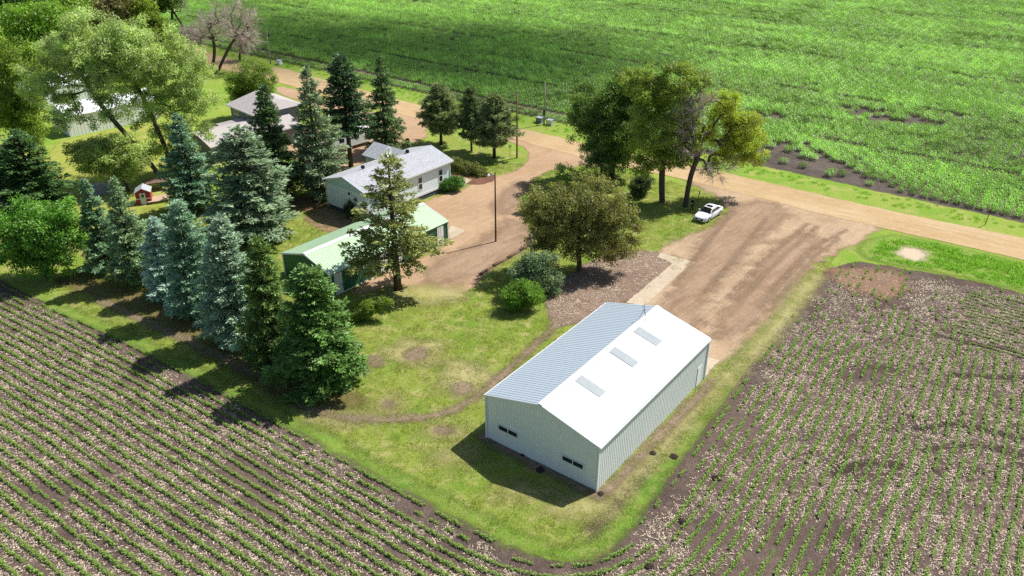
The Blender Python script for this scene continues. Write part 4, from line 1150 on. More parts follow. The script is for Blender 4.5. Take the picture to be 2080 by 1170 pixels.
ht = MB(); ht.tube([(8.7, .5, .55), (9.9, 1.3, .5)], .05, 5); ht.tube([(8.7, 2.1, .55), (9.9, 1.3, .5)], .05, 5); part('hitch', ht, M['black'], tl)
M['rust'] = solid('rusty_steel', (.16, .035, .025), .85, .2, 0, .4)
pb = G(828, 293)
br = root('burn_barrel', pb, 0, 'dark red rusty barrel at the lawn corner by the pines', 'barrel')
b_ = MB(); z_ = [0, .3, .32, .36, .6, .62, .66, .95]; r_ = [.32, .32, .345, .32, .32, .345, .32, .32]
b_.loft([[(rr * math.cos(t), rr * math.sin(t), z) for t in np.linspace(0, 2 * math.pi, 17)[:-1]] for z, rr in zip(z_, r_)] + [[(.29 * math.cos(t), .29 * math.sin(t), zz) for t in np.linspace(0, 2 * math.pi, 17)[:-1]] for zz in (.95, .3)])
part('drum', b_, M['rust'], br)
M['pole_brown'] = bark_mat('pole_brown', (.20, .115, .065), (.30, .185, .11))
M['pole_dark'] = bark_mat('pole_dark', (.07, .04, .028), (.12, .075, .055))
M['pole_grey'] = bark_mat('pole_grey', (.26, .24, .21), (.36, .33, .30))


def pole(base, topy, rad, mat, lab, name='utility_pole', top=None):
    p = G(*base); hh = tree_height(base, topy)
    o = root(name, p, 0, lab, 'pole')
    b_ = MB(); b_.tube([(0, 0, -.2), (0, 0, hh * .5), (0, 0, hh)], [rad, rad * .88, rad * .75], 10); part('shaft', b_, M[mat], o, True)
    return o, hh


o, hh = pole((1050, 321), 185, .15, 'pole_brown', 'tall bare brown wooden pole at the lawn tip beside the driveway')
b_ = MB(); b_.tube([(0, 0, hh - .25), (0, 0, hh + .05)], .13, 8); part('cap', b_, M['pole_grey'], o)
o, hh = pole((1105, 253), 167, .14, 'pole_grey', 'grey wooden pole with a black collar between the two green utility boxes')
b_ = MB(); b_.tube([(0, 0, 1.7), (0, 0, 2.7)], [.19, .17], 8); part('collar', b_, M['black'], o)
o, hh = pole((550, 131), 62, .15, 'pole_grey', 'grey power pole beside the leafless trees')
b_ = MB(); b_.tube([(.16, 0, hh - .9), (.16, 0, hh - .3)], .16, 8); part('transformer', b_, M['pole_grey'], o)
b_ = MB(); b_.tube([(-.5, 0, hh - .25), (.5, 0, hh - .25)], .05, 5); part('crossarm', b_, M['pole_grey'], o)
o, hh = pole((1007, 491), 350, .115, 'pole_dark', 'dark yard lamp pole standing in the dirt driveway', 'lamp_pole')
b_ = MB(); b_.tube([(0, 0, hh - .45), (-.35, -.02, hh - .2), (-.8, -.03, hh - .28)], .03, 6); part('arm', b_, M['steel'], o)
b_ = MB(); b_.tube([(-.8, -.03, hh - .2), (-.8, -.03, hh - .36), (-.8, -.03, hh - .5)], [.08, .2, .17], 10); part('lamp_head', b_, M['camper'], o)
o, hh = pole((1078, 575), 474, .15, 'pole_grey', 'short pale grey pole rising out of the lilac bush', 'concrete_pole')
gw = np.array(G(1137, 527)) - np.array(G(1078, 575))
b_ = MB(); b_.tube([(0, 0, hh - .25), tuple(gw)], .018, 4); part('guy_wire', b_, M['pole_grey'], o)
b_ = MB(); b_.b2((-.08, -.2, hh - 1.6), (.08, -.13, hh - 1.2)); part('meter_box', b_, M['steel'], o)
M['utilgreen'] = solid('utility_green', (.16, .22, .19), .5)
for i, (bx, lab, mt) in enumerate((((1096, 249), 'dark green utility box on the pole side nearest the pines', 'utilgreen'), ((1117, 254), 'paler grey utility box on the pole side nearest the dark maple', 'steel'), ((568, 131), 'small white utility box beside the power pole', 'camper'))):
    p = G(*bx); o = root('utility_box', p, R(-37), lab, 'utility box', 'utility boxes on the road verge')
    b_ = MB(); b_.box((0, 0, .5), (1.15, .9, .9), 0, .94); bevel(part('cabinet', b_, M['utilgreen'] if mt == 'utilgreen' else M['steel' if mt == 'steel' else 'camper'], o), .04)
    b_ = MB(); b_.box((0, 0, .98), (1.2, .95, .07)); part('lid', b_, M['steel'], o)
    b_ = MB(); b_.box((0, 0, .025), (1.35, 1.1, .1)); part('pad', b_, M['pole_grey'], o)
# roadside signs and posts
sp = root('marker_post', G(1036, 318), 0, 'thin post with a small pale sign beside the tall brown pole', 'sign post')
b_ = MB(); b_.tube([(0, 0, 0), (0, 0, 1.9)], .035, 6); part('post', b_, M['pole_dark'], sp)
b_ = MB(); b_.b2((-.25, -.06, 1.5), (.25, -.036, 2.0)); part('plate', b_, M['steel'], sp)
sp = root('wooden_post', G(1417, 411), 0, 'leaning thin dark post in the grass behind the white car', 'post')
b_ = MB(); b_.tube([(0, 0, 0), (.12, 0, 1.7)], .05, 6); part('shaft', b_, M['pole_dark'], sp)
b_ = MB(); b_.b2((.04, -.09, 1.35), (.2, -.05, 1.7)); part('reflector', b_, M['black'], sp)
sp = root('marker_post', G(2001, 457), 0, 'lone thin dark post on the verge where the corn reaches the photo edge', 'sign post')
b_ = MB(); b_.tube([(0, 0, 0), (.1, 0, 2.2)], .05, 6); part('post', b_, M['pole_dark'], sp)
b_ = MB(); b_.b2((.0, -.075, 1.75), (.2, -.04, 2.15)); part('plate', b_, M['pole_dark'], sp)
sp = root('road_sign', G(1262, 357), 0, 'small white sign by the gravel road under the dark maple', 'sign')
b_ = MB(); b_.tube([(0, 0, 0), (0, 0, 1.3)], .03, 6); part('post', b_, M['steel'], sp)
b_ = MB(); b_.b2((-.22, -.055, .6), (.22, -.032, 1.3)); part('plate', b_, M['camper'], sp)
# log border
pts = [G(*p) for p in ((975, 560), (1000, 543), (1030, 527), (1055, 511), (1072, 502))]
c0 = pts[2]
lg = root('log_border', c0, 0, 'row of weathered logs edging the driveway beside the lilac', 'log edging')
for i in range(4):
    a, b = pts[i] - c0, pts[i + 1] - c0
    a = a + (0, 0, .16); b = b + (0, 0, .16); dv = (b - a) * .03
    b_ = MB(); b_.tube([a + dv, (a + b) / 2 + (0, 0, .02), b - dv], [.2, .17, .16], 8); part('log', b_, M['darkwood'], lg, True)
# mole hills
for i, (px, py, s_, lab) in enumerate(((1326, 922, .35, 'dark mound of soil in the grass strip nearer the white shed wall'), (1368, 928, .38, 'dark mound of soil in the grass strip nearer the bean rows'), (1456, 972, .42, 'dark soil mound among the bean rows beyond the grass strip'), (1386, 1060, .38, 'dark soil mound among the bean rows below the grass strip'),
                                       (1318, 1150, .36, 'dark soil mound among the bean rows at the bottom edge'), (1098, 955, .4, 'soil mound in the shadow under the gable of the white shed'), (1062, 925, .28, 'small soil mound tight against the shaded gable wall'), (1220, 1004, .34, 'soil mound at the near corner of the white shed'))):
    g_ = np.random.default_rng(100 + i); p = G(px, py); b_ = MB(); rings = []
    for rr, z in ((1, 0), (.8, .14), (.5, .26), (.2, .32)):
        rings.append([(s_ * rr * math.cos(t) * g_.uniform(.75, 1.25), s_ * rr * math.sin(t) * g_.uniform(.75, 1.25), z * s_ * 1.6 + g_.uniform(-.02, .03)) for t in np.linspace(0, 2 * math.pi, 12)[:-1]])
    b_.loft(rings)
    o = part('soil_mound', b_, None, None); o.data.materials.append(M['mound'] if 'mound' in M else M.setdefault('mound', solid('mound_soil', (.05, .036, .03), .95, .1, 0, .4, 9))); o.location = p
    tag(o, lab, 'soil mound', 'mole hills round the white shed')

# ---- car
M['carpaint'] = solid('white_car_paint', (.80, .81, .83), .18, .6, 0, .02)
M['carglass'] = solid('car_glass', (.012, .013, .017), .06, .8, 0, 0)
hd = np.array((-.65, -.76)); yawc = math.atan2(hd[1], hd[0])
car = root('sedan_car', (26.47, 100.8, 0), yawc, 'white four door sedan parked on the grass edge by the trees', 'car', None, (1.05, 1.05, 1.05))


def ringat(x, wl, zl, zsh, wsh, zt):
    return [(x, -wl, zl), (x, -wsh, zl + .18), (x, -wsh, zsh - .12), (x, -wsh * .94, zsh), (x, -wsh * .5, zt), (x, 0, zt + .015), (x, wsh * .5, zt), (x, wsh * .94, zsh), (x, wsh, zsh - .12), (x, wsh, zl + .18), (x, wl, zl)]


bd = MB(); bd.loft([ringat(2.44, .62, .34, .62, .68, .62), ringat(2.36, .74, .24, .70, .80, .71), ringat(2.0, .82, .20, .76, .89, .80), ringat(1.2, .84, .18, .86, .92, .93), ringat(.75, .84, .18, .90, .925, .96), ringat(-.2, .84, .18, .91, .93, .95), ringat(-1.3, .84, .18, .93, .925, .97), ringat(-1.9, .82, .22, .94, .90, 1.0), ringat(-2.3, .76, .28, .92, .84, .97), ringat(-2.42, .66, .36, .80, .74, .82)])
bo = part('body', bd, M['carpaint'], car, True)
es = bo.modifiers.new('es', 'EDGE_SPLIT'); es.split_angle = R(50)
cb = MB(); cbr = lambda x, wb, zb, wt, zt: [(x, -wb, zb), (x, -wt, zt), (x, -wt * .5, zt + .035), (x, wt * .5, zt + .035), (x, wt, zt), (x, wb, zb)]
cb.loft([cbr(1.02, .78, .93, .74, .945), cbr(.55, .82, .93, .66, 1.22), cbr(.18, .83, .93, .62, 1.40), cbr(-.5, .83, .93, .63, 1.46), cbr(-1.05, .82, .93, .62, 1.43), cbr(-1.6, .80, .95, .60, 1.25), cbr(-2.15, .76, .97, .68, 1.0)])
part('cabin', cb, M['carpaint'], car, True)


def patch(p4, off, name, mat):
    p4 = [Vector(p) for p in p4]; n_ = (p4[1] - p4[0]).cross(p4[3] - p4[0]).normalized() * off
    b_ = MB(); b_.hexa([tuple(p) for p in p4], [tuple(p + n_) for p in p4]); return part(name, b_, mat, car)


patch([(.99, -.70, .985), (.99, .70, .985), (.24, .58, 1.405), (.24, -.58, 1.405)], .022, 'windshield', M['carglass'])
patch([(-2.02, .58, 1.10), (-2.02, -.58, 1.10), (-1.18, -.5, 1.45), (-1.18, .5, 1.45)], .022, 'rear_window', M['carglass'])
for sy in (-1, 1):
    for (xa, xb, xc, xd) in ((.78, -.28, -.28, .28), (-.36, -1.62, -1.12, -.36)):
        def sid(x, z):
            t = (z - .93) / .47; return (x, sy * (.835 + (.635 - .835) * t), z)
        p4 = [sid(xa, .99), sid(xb, .99), sid(xc, 1.33), sid(xd, 1.35)]
        if sy > 0: p4 = [p4[0], p4[3], p4[2], p4[1]][::-1]
        else: p4 = [p4[0], p4[3], p4[2], p4[1]]
        patch(p4, .014 if True else 0, 'side_window', M['carglass'])
    b_ = MB(); b_.box((.62, sy * 1.0, 1.0), (.16, .2, .13)); bevel(part('mirror', b_, M['carpaint'], car), .03)
patch([(.08, -.42, 1.452), (.08, .42, 1.452), (-.48, .42, 1.488), (-.48, -.42, 1.488)], .012, 'sunroof', M['carglass'])
b_ = MB(); b_.b2((2.40, -.52, .36), (2.465, .52, .62)); part('front_grille', b_, M['black'], car)
b_ = MB(); b_.b2((2.466, -.24, .46), (2.48, .24, .58)); part('number_plate', b_, M['camper'], car)
for sy in (-1, 1):
    b_ = MB(); b_.hexa([(2.2, sy * .84, .62), (2.2, sy * .86, .74), (2.43, sy * .56, .71), (2.46, sy * .54, .62)], [(2.1, sy * .87, .66), (2.1, sy * .87, .75), (2.38, sy * .58, .745), (2.42, sy * .56, .70)]); part('headlight', b_, M['carglass'], car)
    b_ = MB(); b_.b2((2.34, sy * .80 - .08, .32), (2.42, sy * .70 + .08, .42)); part('fog_lamp', b_, M['black'], car)
    b_ = MB(); b_.b2((-2.40, sy * .78 - .06, .76), (-2.24, sy * .58 + .06, .88)); part('tail_light', b_, M['red'], car)
    for x in (1.42, -1.42):
        b_ = MB(); b_.tube([(x, sy * .72, .34), (x, sy * .945, .34)], .34, 20); wl = part('wheel', b_, M['rubber'], car)
        b_ = MB(); b_.tube([(x, sy * .948, .34), (x, sy * .952, .34)], .215, 16); part('rim', b_, M['steel'], wl)
b_ = MB(); b_.hexa([(-2.36, -.62, .985), (-2.2, -.62, .99), (-2.2, .62, .99), (-2.36, .62, .985)], [(-2.40, -.6, 1.06), (-2.26, -.6, 1.02), (-2.26, .6, 1.02), (-2.40, .6, 1.06)]); part('rear_spoiler', b_, M['black'], car)

# ---- person
M['cloth'] = solid('black_cloth', (.014, .014, .018), .9, .1, 0, .3)
M['skin'] = solid('skin', (.45, .28, .21), .6)
M['hair'] = solid('hair', (.03, .02, .015), .8)
pp = G(1405, 427.5); per = root('person', pp, R(-120), 'person dressed in black standing by the half dead tree, holding a small pale device', 'person')


def skin_mesh(name, verts, edges, radii, mat, parent, sub=2):
    me = bpy.data.meshes.new(name); me.from_pydata(verts, edges, []); o = bpy.data.objects.new(name, me); C.objects.link(o)
    s_ = o.modifiers.new('skin', 'SKIN'); s_.use_smooth_shade = True
    if not me.skin_vertices: me.skin_vertices.new()
    for i, r_ in enumerate(radii): me.skin_vertices[0].data[i].radius = (r_, r_)
    me.skin_vertices[0].data[0].use_root = True
    b_ = o.modifiers.new('sub', 'SUBSURF'); b_.levels = b_.render_levels = sub
    me.materials.append(mat)
    if parent: o.parent = parent
    return o


Vb = [(0, 0, .95), (0, 0, 1.12), (.01, 0, 1.32), (.0, 0, 1.46), (.01, 0, 1.54), (.03, 0, 1.62), (.035, 0, 1.73)]; Rb = [.155, .135, .155, .10, .055, .085, .085]
Eb = [(0, 1), (1, 2), (2, 3), (3, 4), (4, 5), (5, 6)]
for sy in (-1, 1):
    n = len(Vb); Vb += [(0, sy * .10, .86), (.015, sy * .12, .48), (-.01, sy * .13, .09), (.13, sy * .14, .04)]; Rb += [.095, .062, .045, .038]; Eb += [(0, n), (n, n + 1), (n + 1, n + 2), (n + 2, n + 3)]
    n = len(Vb); Vb += [(0, sy * .19, 1.42), (-.02, sy * .25, 1.17), (.22, sy * .14, 1.12), (.29, sy * .09, 1.13)]; Rb += [.062, .046, .034, .028]; Eb += [(3, n), (n, n + 1), (n + 1, n + 2), (n + 2, n + 3)]
skin_mesh('body', Vb, Eb, Rb, M['cloth'], per)
b_ = MB(); b_.ball((.04, 0, 1.665), (.092, .078, .118), 14, 10); fc = part('face', b_, M['skin'], per, True)
b_ = MB(); b_.ball((.13, 0, 1.655), (.022, .016, .024), 8, 6); [b_.ball((.04, s_ * .08, 1.66), (.02, .012, .03), 8, 6) for s_ in (-1, 1)]; part('nose', b_, M['skin'], fc, True)
b_ = MB(); [b_.ball((.122, s_ * .032, 1.685), (.010, .013, .009), 8, 6) for s_ in (-1, 1)]; part('eyes', b_, M['hair'], fc, True)
b_ = MB(); b_.ball((.122, 0, 1.61), (.008, .024, .007), 8, 6); part('mouth', b_, M['red'], fc, True)
b_ = MB(); b_.ball((.015, 0, 1.705), (.10, .088, .098), 14, 8); part('hair', b_, M['hair'], per, True)
for sy in (-1, 1):
    hv = [(.29, sy * .09, 1.13), (.345, sy * .07, 1.14), (.37, sy * .06, 1.142)]; he = [(0, 1), (1, 2)]; hr = [.026, .032, .026]
    for k in range(4):
        n = len(hv); yy = sy * (.095 - .02 * k); l_ = (.055, .065, .06, .045)[k]
        hv += [(.375, yy, 1.145), (.375 + l_ * .55, yy - sy * .012, 1.155), (.375 + l_ * .8, yy - sy * .03, 1.138)]; hr += [.009, .0085, .008]; he += [(2, n), (n, n + 1), (n + 1, n + 2)]
    n = len(hv); hv += [(.35, sy * .045, 1.165), (.375, sy * .03, 1.175)]; hr += [.010, .009]; he += [(1, n), (n, n + 1)]
    skin_mesh('hand', hv, he, hr, M['skin'], per, 1)
dv = root('remote_control', (pp[0], pp[1], 0), R(-120), 'small pale remote control held by the person in black', 'remote control')
b_ = MB(); b_.box((.41, 0, 1.135), (.11, .17, .035)); bevel(part('casing', b_, M['steel'], dv), .01)
b_ = MB(); b_.box((.46, 0, 1.20), (.012, .15, .09)); part('screen', b_, M['trim'], dv)

# ------------------------------------------------------------------ crops and ground cover (uncountable)


def scatter(name, pts, rot, scl, variants, mat_unused=None, label=None, cat=None, idx=None, kind='stuff'):
    me = bpy.data.meshes.new(name); n = len(pts)
    me.vertices.add(n); me.vertices.foreach_set('co', np.asarray(pts, np.float32).ravel())
    for nm, ar, ty in (('rot', rot, 'FLOAT'), ('scl', scl, 'FLOAT')):
        a = me.attributes.new(nm, ty, 'POINT'); a.data.foreach_set('value', np.asarray(ar, np.float32))
    a = me.attributes.new('idx', 'INT', 'POINT'); a.data.foreach_set('value', np.asarray(rng.integers(0, len(variants), n) if idx is None else idx, np.int32))
    o = bpy.data.objects.new(name, me); C.objects.link(o)
    ng = bpy.data.node_groups.new(name, 'GeometryNodeTree')
    ng.interface.new_socket('Geometry', in_out='INPUT', socket_type='NodeSocketGeometry')
    ng.interface.new_socket('Geometry', in_out='OUTPUT', socket_type='NodeSocketGeometry')
    gi, go = ng.nodes.new('NodeGroupInput'), ng.nodes.new('NodeGroupOutput')
    io = ng.nodes.new('GeometryNodeInstanceOnPoints'); io.inputs['Pick Instance'].default_value = True
    jn = ng.nodes.new('GeometryNodeJoinGeometry')
    for k, vm in enumerate(variants):
        vo = bpy.data.objects.new(name + '_source', vm)
        oi = ng.nodes.new('GeometryNodeObjectInfo'); oi.inputs['Object'].default_value = vo; oi.inputs['As Instance'].default_value = True
        ng.links.new(oi.outputs['Geometry'], jn.inputs[0])
    def na(nm, ty):
        x = ng.nodes.new('GeometryNodeInputNamedAttribute'); x.data_type = ty; x.inputs['Name'].default_value = nm
        return x.outputs['Attribute']
    cx = ng.nodes.new('ShaderNodeCombineXYZ'); ng.links.new(na('rot', 'FLOAT'), cx.inputs[2])
    er = ng.nodes.new('FunctionNodeEulerToRotation'); ng.links.new(cx.outputs[0], er.inputs[0])
    ng.links.new(gi.outputs[0], io.inputs['Points']); ng.links.new(jn.outputs[0], io.inputs['Instance'])
    ng.links.new(na('idx', 'INT'), io.inputs['Instance Index']); ng.links.new(er.outputs[0], io.inputs['Rotation'])
    c2 = ng.nodes.new('ShaderNodeCombineXYZ'); sv = na('scl', 'FLOAT')
    for k in range(3): ng.links.new(sv, c2.inputs[k])
    ng.links.new(c2.outputs[0], io.inputs['Scale']); ng.links.new(io.outputs[0], go.inputs[0])
    md = o.modifiers.new('scatter', 'NODES'); md.node_group = ng
    return tag(o, label, cat, None, kind)


M['soyleaf'] = leaf_mat('bean_leaf', (.225, .345, .065), .3, .02, False)
M['cornleaf'] = leaf_mat('corn_leaf', (.275, .485, .075), .35, .03, False, .4)
M['straw_blade'] = leaf_mat('straw_blade', (.64, .53, .40), .1, .01, False)
M['blade'] = leaf_mat('grass_blade', (.30, .50, .085), .45, .02, False)
M['weed'] = leaf_mat('weed_leaf', (.09, .19, .03), .3, .03, False)


def soy_segment(seed, length=.86, n=84):
    g_ = np.random.default_rng(seed)
    x = g_.uniform(-length / 2, length / 2, n); y = g_.normal(0, .055, n); z = g_.uniform(.04, .23, n)
    D = g_.normal(0, 1, (n, 3)); D[:, 2] = g_.uniform(-.3, .35, n)
    Nn = g_.normal(0, .45, (n, 3)) + (0, 0, 1)
    L_ = g_.uniform(.08, .15, n)
    return quads_mesh('soy', leaf_quads(np.stack([x, y, z], 1), D, Nn, L_, L_ * .7, .08), M['soyleaf'], g_.uniform(.65, 1.35, n))


def corn_patch(seed, length=1.5, rows=2, gain=1.0):
    g_ = np.random.default_rng(seed); Cs, Ds, Ns, Ls, Ws, vs = [], [], [], [], [], []
    V, v = [], []
    for r_ in range(rows):
        yy = (r_ - (rows - 1) / 2) * .76
        for k in range(int(length / .19)):
            bx = -length / 2 + .19 * (k + .5) + g_.normal(0, .03); by = yy + g_.normal(0, .03); H_ = g_.uniform(.75, 1.05)
            az = g_.uniform(0, 3.14); pv = g_.uniform(.75, 1.25)
            for l_ in range(6):
                a = az + (l_ % 2) * 3.14 + g_.normal(0, .35); z0 = H_ * (.25 + .12 * l_)
                ln = g_.uniform(.4, .75) * (.75 + .05 * l_)
                d = np.array((math.cos(a), math.sin(a), 0)); s_ = np.array((-math.sin(a), math.cos(a), 0)); wd = .05
                rise = g_.uniform(.45, 1.0); p0 = np.array((bx, by, z0)); p1 = p0 + d * ln * .45 + (0, 0, ln * .5 * rise); p2 = p0 + d * ln * g_.uniform(.85, 1.0) + (0, 0, ln * (.5 * rise - g_.uniform(.15, .5)))
                V += [p0 + s_ * wd * .6, p0 - s_ * wd * .6, p1 - s_ * wd, p1 + s_ * wd, p1 + s_ * wd, p1 - s_ * wd, p2 - s_ * wd * .15, p2 + s_ * wd * .15]
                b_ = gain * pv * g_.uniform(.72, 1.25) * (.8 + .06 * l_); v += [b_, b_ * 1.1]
    return quads_mesh('corn', np.array(V), M['cornleaf'], np.array(v))


def straw_patch(seed, size=1.6, n=62):
    g_ = np.random.default_rng(seed)
    c = np.stack([g_.uniform(-size / 2, size / 2, n), g_.uniform(-size / 2, size / 2, n), g_.uniform(.015, .05, n)], 1)
    a = g_.uniform(0, 6.28, n); D = np.stack([np.cos(a), np.sin(a), g_.normal(0, .12, n)], 1)
    L_ = g_.uniform(.09, .34, n); return quads_mesh('straw', leaf_quads(c, D, g_.normal(0, .3, (n, 3)) + (0, 0, 1), L_, g_.uniform(.03, .075, n), .03), M['straw_blade'], g_.uniform(.35, 1.35, n))


def grass_tuft(seed, size=.9, n=110, hgt=.3, mat='blade'):
    g_ = np.random.default_rng(seed)
    c = np.stack([g_.uniform(-size / 2, size / 2, n), g_.uniform(-size / 2, size / 2, n), np.zeros(n)], 1)
    D = g_.normal(0, .45, (n, 3)); D[:, 2] = 1
    L_ = g_.uniform(.5, 1.3, n) * hgt; return quads_mesh('grass', leaf_quads(c, D, g_.normal(0, 1, (n, 3)), L_, np.full(n, .045), .1), M[mat], g_.uniform(.6, 1.5, n))


def vnoise(P, scale, seed):
    """cheap smooth value noise in 0..1"""
    g_ = np.random.default_rng(seed); T = g_.uniform(0, 1, (64, 64))
    q_ = P[:, :2] / scale; i = np.floor(q_).astype(int); f = q_ - i; f = f * f * (3 - 2 * f)
    a = T[i[:, 0] % 64, i[:, 1] % 64]; b = T[(i[:, 0] + 1) % 64, i[:, 1] % 64]; c = T[i[:, 0] % 64, (i[:, 1] + 1) % 64]; d = T[(i[:, 0] + 1) % 64, (i[:, 1] + 1) % 64]
    return (a * (1 - f[:, 0]) + b * f[:, 0]) * (1 - f[:, 1]) + (c * (1 - f[:, 0]) + d * f[:, 0]) * f[:, 1]


# bean rows: offset curves of the field edge
BE = chaikin(np.array([G(*p)[:2] for p in EDGE_PIX[:22]]), 3, False)
# even resample + smooth
def resample(P, step):
    d = np.r_[0, np.cumsum(np.linalg.norm(np.diff(P, axis=0), axis=1))]; s_ = np.arange(0, d[-1], step)
    return np.stack([np.interp(s_, d, P[:, k]) for k in (0, 1)], 1)


def smooth(P, k):
    for _ in range(k):
        Q = P.copy(); Q[1:-1] = (P[:-2] + 2 * P[1:-1] + P[2:]) / 4; P = Q
    return P


BE = smooth(resample(BE, .8), 40)
dirE = np.r_[BE[-1] - BE[-8]]; dirE = dirE / np.linalg.norm(dirE)
BE = np.concatenate([BE, BE[-1] + dirE * np.arange(.8, 30, .8)[:, None]])
T_ = norm(np.gradient(BE, axis=0)); NRM = np.stack([T_[:, 1], -T_[:, 0]], 1)
headland = np.array([G(*p)[:2] for p in ((1960, 592), (2100, 615), (2300, 660), (2300, 780), (2100, 735), (1985, 712), (1950, 680))])
sp_, sr_ = [], []
for k in range(0, 90):
    sB = np.arange(len(BE)) * .8; fan = np.interp(sB, [0, 60, 95, 125], [.94, 1.12, 1.22, 1.14])
    P = BE + NRM * (.75 + .76 * k * fan + (vnoise(np.c_[sB, np.full(len(sB), k * .25)], 9, 77) - .5) * .9 * min(1, k / 5))[:, None]
    P = smooth(resample(P, .72), 3 + k // 3)
    keep = seen(np.c_[P, np.zeros(len(P))], 2)
    t = np.gradient(P, axis=0); a = np.arctan2(t[:, 1], t[:, 0])
    x, y = P[:, 0], P[:, 1]
    left = x < 5 - (y - 41) * .2
    d0 = np.where(left, .93, .80) - (.35 if k < 2 else 0)
    # thinner stand towards the far end of the right field
    d0 = d0 - np.where(~left, np.clip((y - 66) / 30, 0, .45), 0)
    nz = vnoise(P + np.array((0, 300.0)), 2.2, 1) * .5 + vnoise(P + np.array((k * 17.3, 300)), 1.3, 2) * .5
    ok = keep & (nz > (1 - d0) * .62 + .10) & (rng.random(len(P)) < d0 + .1) & (signed(P, soilP) > .3) & (signed(P, headland) < 0)
    sp_.append(P[ok]); sr_.append(a[ok])
# short headland rows parallel to the road
hdir = np.array((.812, -.583)); hn = np.array((.583, .812)); h0 = G(2020, 650)[:2]
for k in range(-11, 12):
    P = h0 + hn * (.72 * k) + hdir * np.arange(-16, 30, .72)[:, None]
    ok = (signed(P, headland) > 0) & (rng.random(len(P)) < .8)
    sp_.append(P[ok]); sr_.append(np.full(ok.sum(), math.atan2(hdir[1], hdir[0])))
SP = np.concatenate(sp_); SR = np.concatenate(sr_)
scatter('soybean_plants', np.c_[SP + rng.normal(0, .03, SP.shape), np.full(len(SP), .005)], SR + rng.normal(0, .05, len(SR)), rng.uniform(.8, 1.2, len(SP)) * np.where(SR < -2.0, .8, 1.0) * np.where(np.abs(SR + .6226) < 1e-4, .8, 1.0), [soy_segment(200 + i) for i in range(5)],
        label='rows of small green bean plants curving round the lawn on dark soil', cat='crop')
# straw litter on the soil
gx, gy = np.meshgrid(np.arange(-60, 75, 1.15), np.arange(33, 96, 1.15)); P = np.stack([gx.ravel(), gy.ravel()], 1) + rng.uniform(-.6, .6, (gx.size, 2))
bp = chaikin(np.array([G(*p)[:2] for p in brownP]), 2)
ok = seen(np.c_[P, np.zeros(len(P))], 2) & ((signed(P, soilP) > 1.6) | ((signed(P, bp) > .3) & (rng.random(len(P)) < .55))) & (vnoise(P, 7, 5) + .7 * vnoise(P, 2.2, 6) + .25 * rng.random(len(P)) > .62)
P = P[ok]
scatter('straw_litter', np.c_[P, np.where(signed(P, bp) > 0, .032, .012)], rng.uniform(0, 6.28, len(P)), rng.uniform(.8, 1.2, len(P)), [straw_patch(300 + i) for i in range(4)], label='pale dry straw scattered over the dark field soil', cat='straw')
# headland pale straw is part of the litter

# corn
CD = np.array((.797, -.604)); CN = np.array((.604, .797)); C0 = np.array((5.4, 146.1))
ss = np.arange(-215, 250, 1.5); tt = np.arange(0.3, 320, 1.52)
S_, T2 = np.meshgrid(ss, tt); S_, T2 = S_.ravel(), T2.ravel(); ti = np.round((T2 - .3) / 1.52).astype(int)
P = C0 + CD * S_[:, None] + CN * T2[:, None]
vis = seen(np.c_[P, np.zeros(len(P))], 5)
keep = rng.random(len(P)) < .985
# headland gap behind a two row strip on the far half of the road
gap = (ti == 2) & (S_ < 12); keep &= ~gap
keep &= ~((ti < 1) & (S_ > 12))
# tramlines
tram = np.isin(ti, (12, 13 + 18, 52, 53 + 22, 100, 127, 150, 176)); nzt = vnoise(np.c_[S_, T2 * 3], 18, 11)
keep &= ~(tram & (nzt > .35) & (rng.random(len(P)) < .75))
bareA = np.array([G(*p)[:2] for p in ((1525, 322), (1562, 290), (1640, 296), (1705, 328), (1810, 382), (1850, 402), (1800, 418), (1640, 378), (1540, 350))])
bareB = np.array([G(*p)[:2] for p in ((1690, 215), (1760, 222), (1930, 250), (1870, 264), (1740, 248))])
bareC = np.array([G(*p)[:2] for p in ((1500, 228), (1560, 232), (1680, 248), (1640, 254), (1540, 244))])
nzb = vnoise(P, 2.5, 12) * 2.4 - 1.2
keep &= ~((signed(P, bareA) + nzb > 0) & (rng.random(len(P)) < .80))
keep &= ~((signed(P, bareB) + nzb > 0) & (rng.random(len(P)) < .6)); keep &= ~((signed(P, bareC) + nzb > 0) & (rng.random(len(P)) < .6))
ok = vis & keep; P = P[ok]
csc = .82 + .36 * vnoise(P, 9, 13) * .8 + rng.normal(0, .04, len(P))
csc = csc * np.clip(.8 + .25 * (T2[ok] / 12), .8, 1.0)
scatter('corn_plants', np.c_[P, np.full(len(P), .005)], math.atan2(CD[1], CD[0]) + rng.integers(0, 2, len(P)) * math.pi + rng.normal(0, .02, len(P)), csc, [corn_patch(400 + i, gain=(.62, .8, .94, 1.06, 1.18, 1.32)[i]) for i in range(6)],
        idx=np.clip(np.floor(6 * (.5 + 1.1 * (.55 * vnoise(np.c_[S_, T2 * 7][ok], 26, 14) + .45 * vnoise(np.c_[S_ * 1.5, T2][ok], 14, 15) - .5) + rng.normal(0, .16, ok.sum()))), 0, 5).astype(int),
        label='dense green young corn filling the field beyond the road', cat='crop')
# sparse volunteer corn in the bare spot, tall grass on the verges, weeds along edges
def fill(poly, step, prob, seed):
    g_ = np.random.default_rng(seed); lo, hi = poly.min(0), poly.max(0)
    gx, gy = np.meshgrid(np.arange(lo[0], hi[0], step), np.arange(lo[1], hi[1], step)); P = np.stack([gx.ravel(), gy.ravel()], 1) + g_.uniform(-step / 2, step / 2, (gx.size, 2))
    return P[(signed(P, poly) > .2) & (g_.random(len(P)) < prob) & seen(np.c_[P, np.zeros(len(P))], 3)]


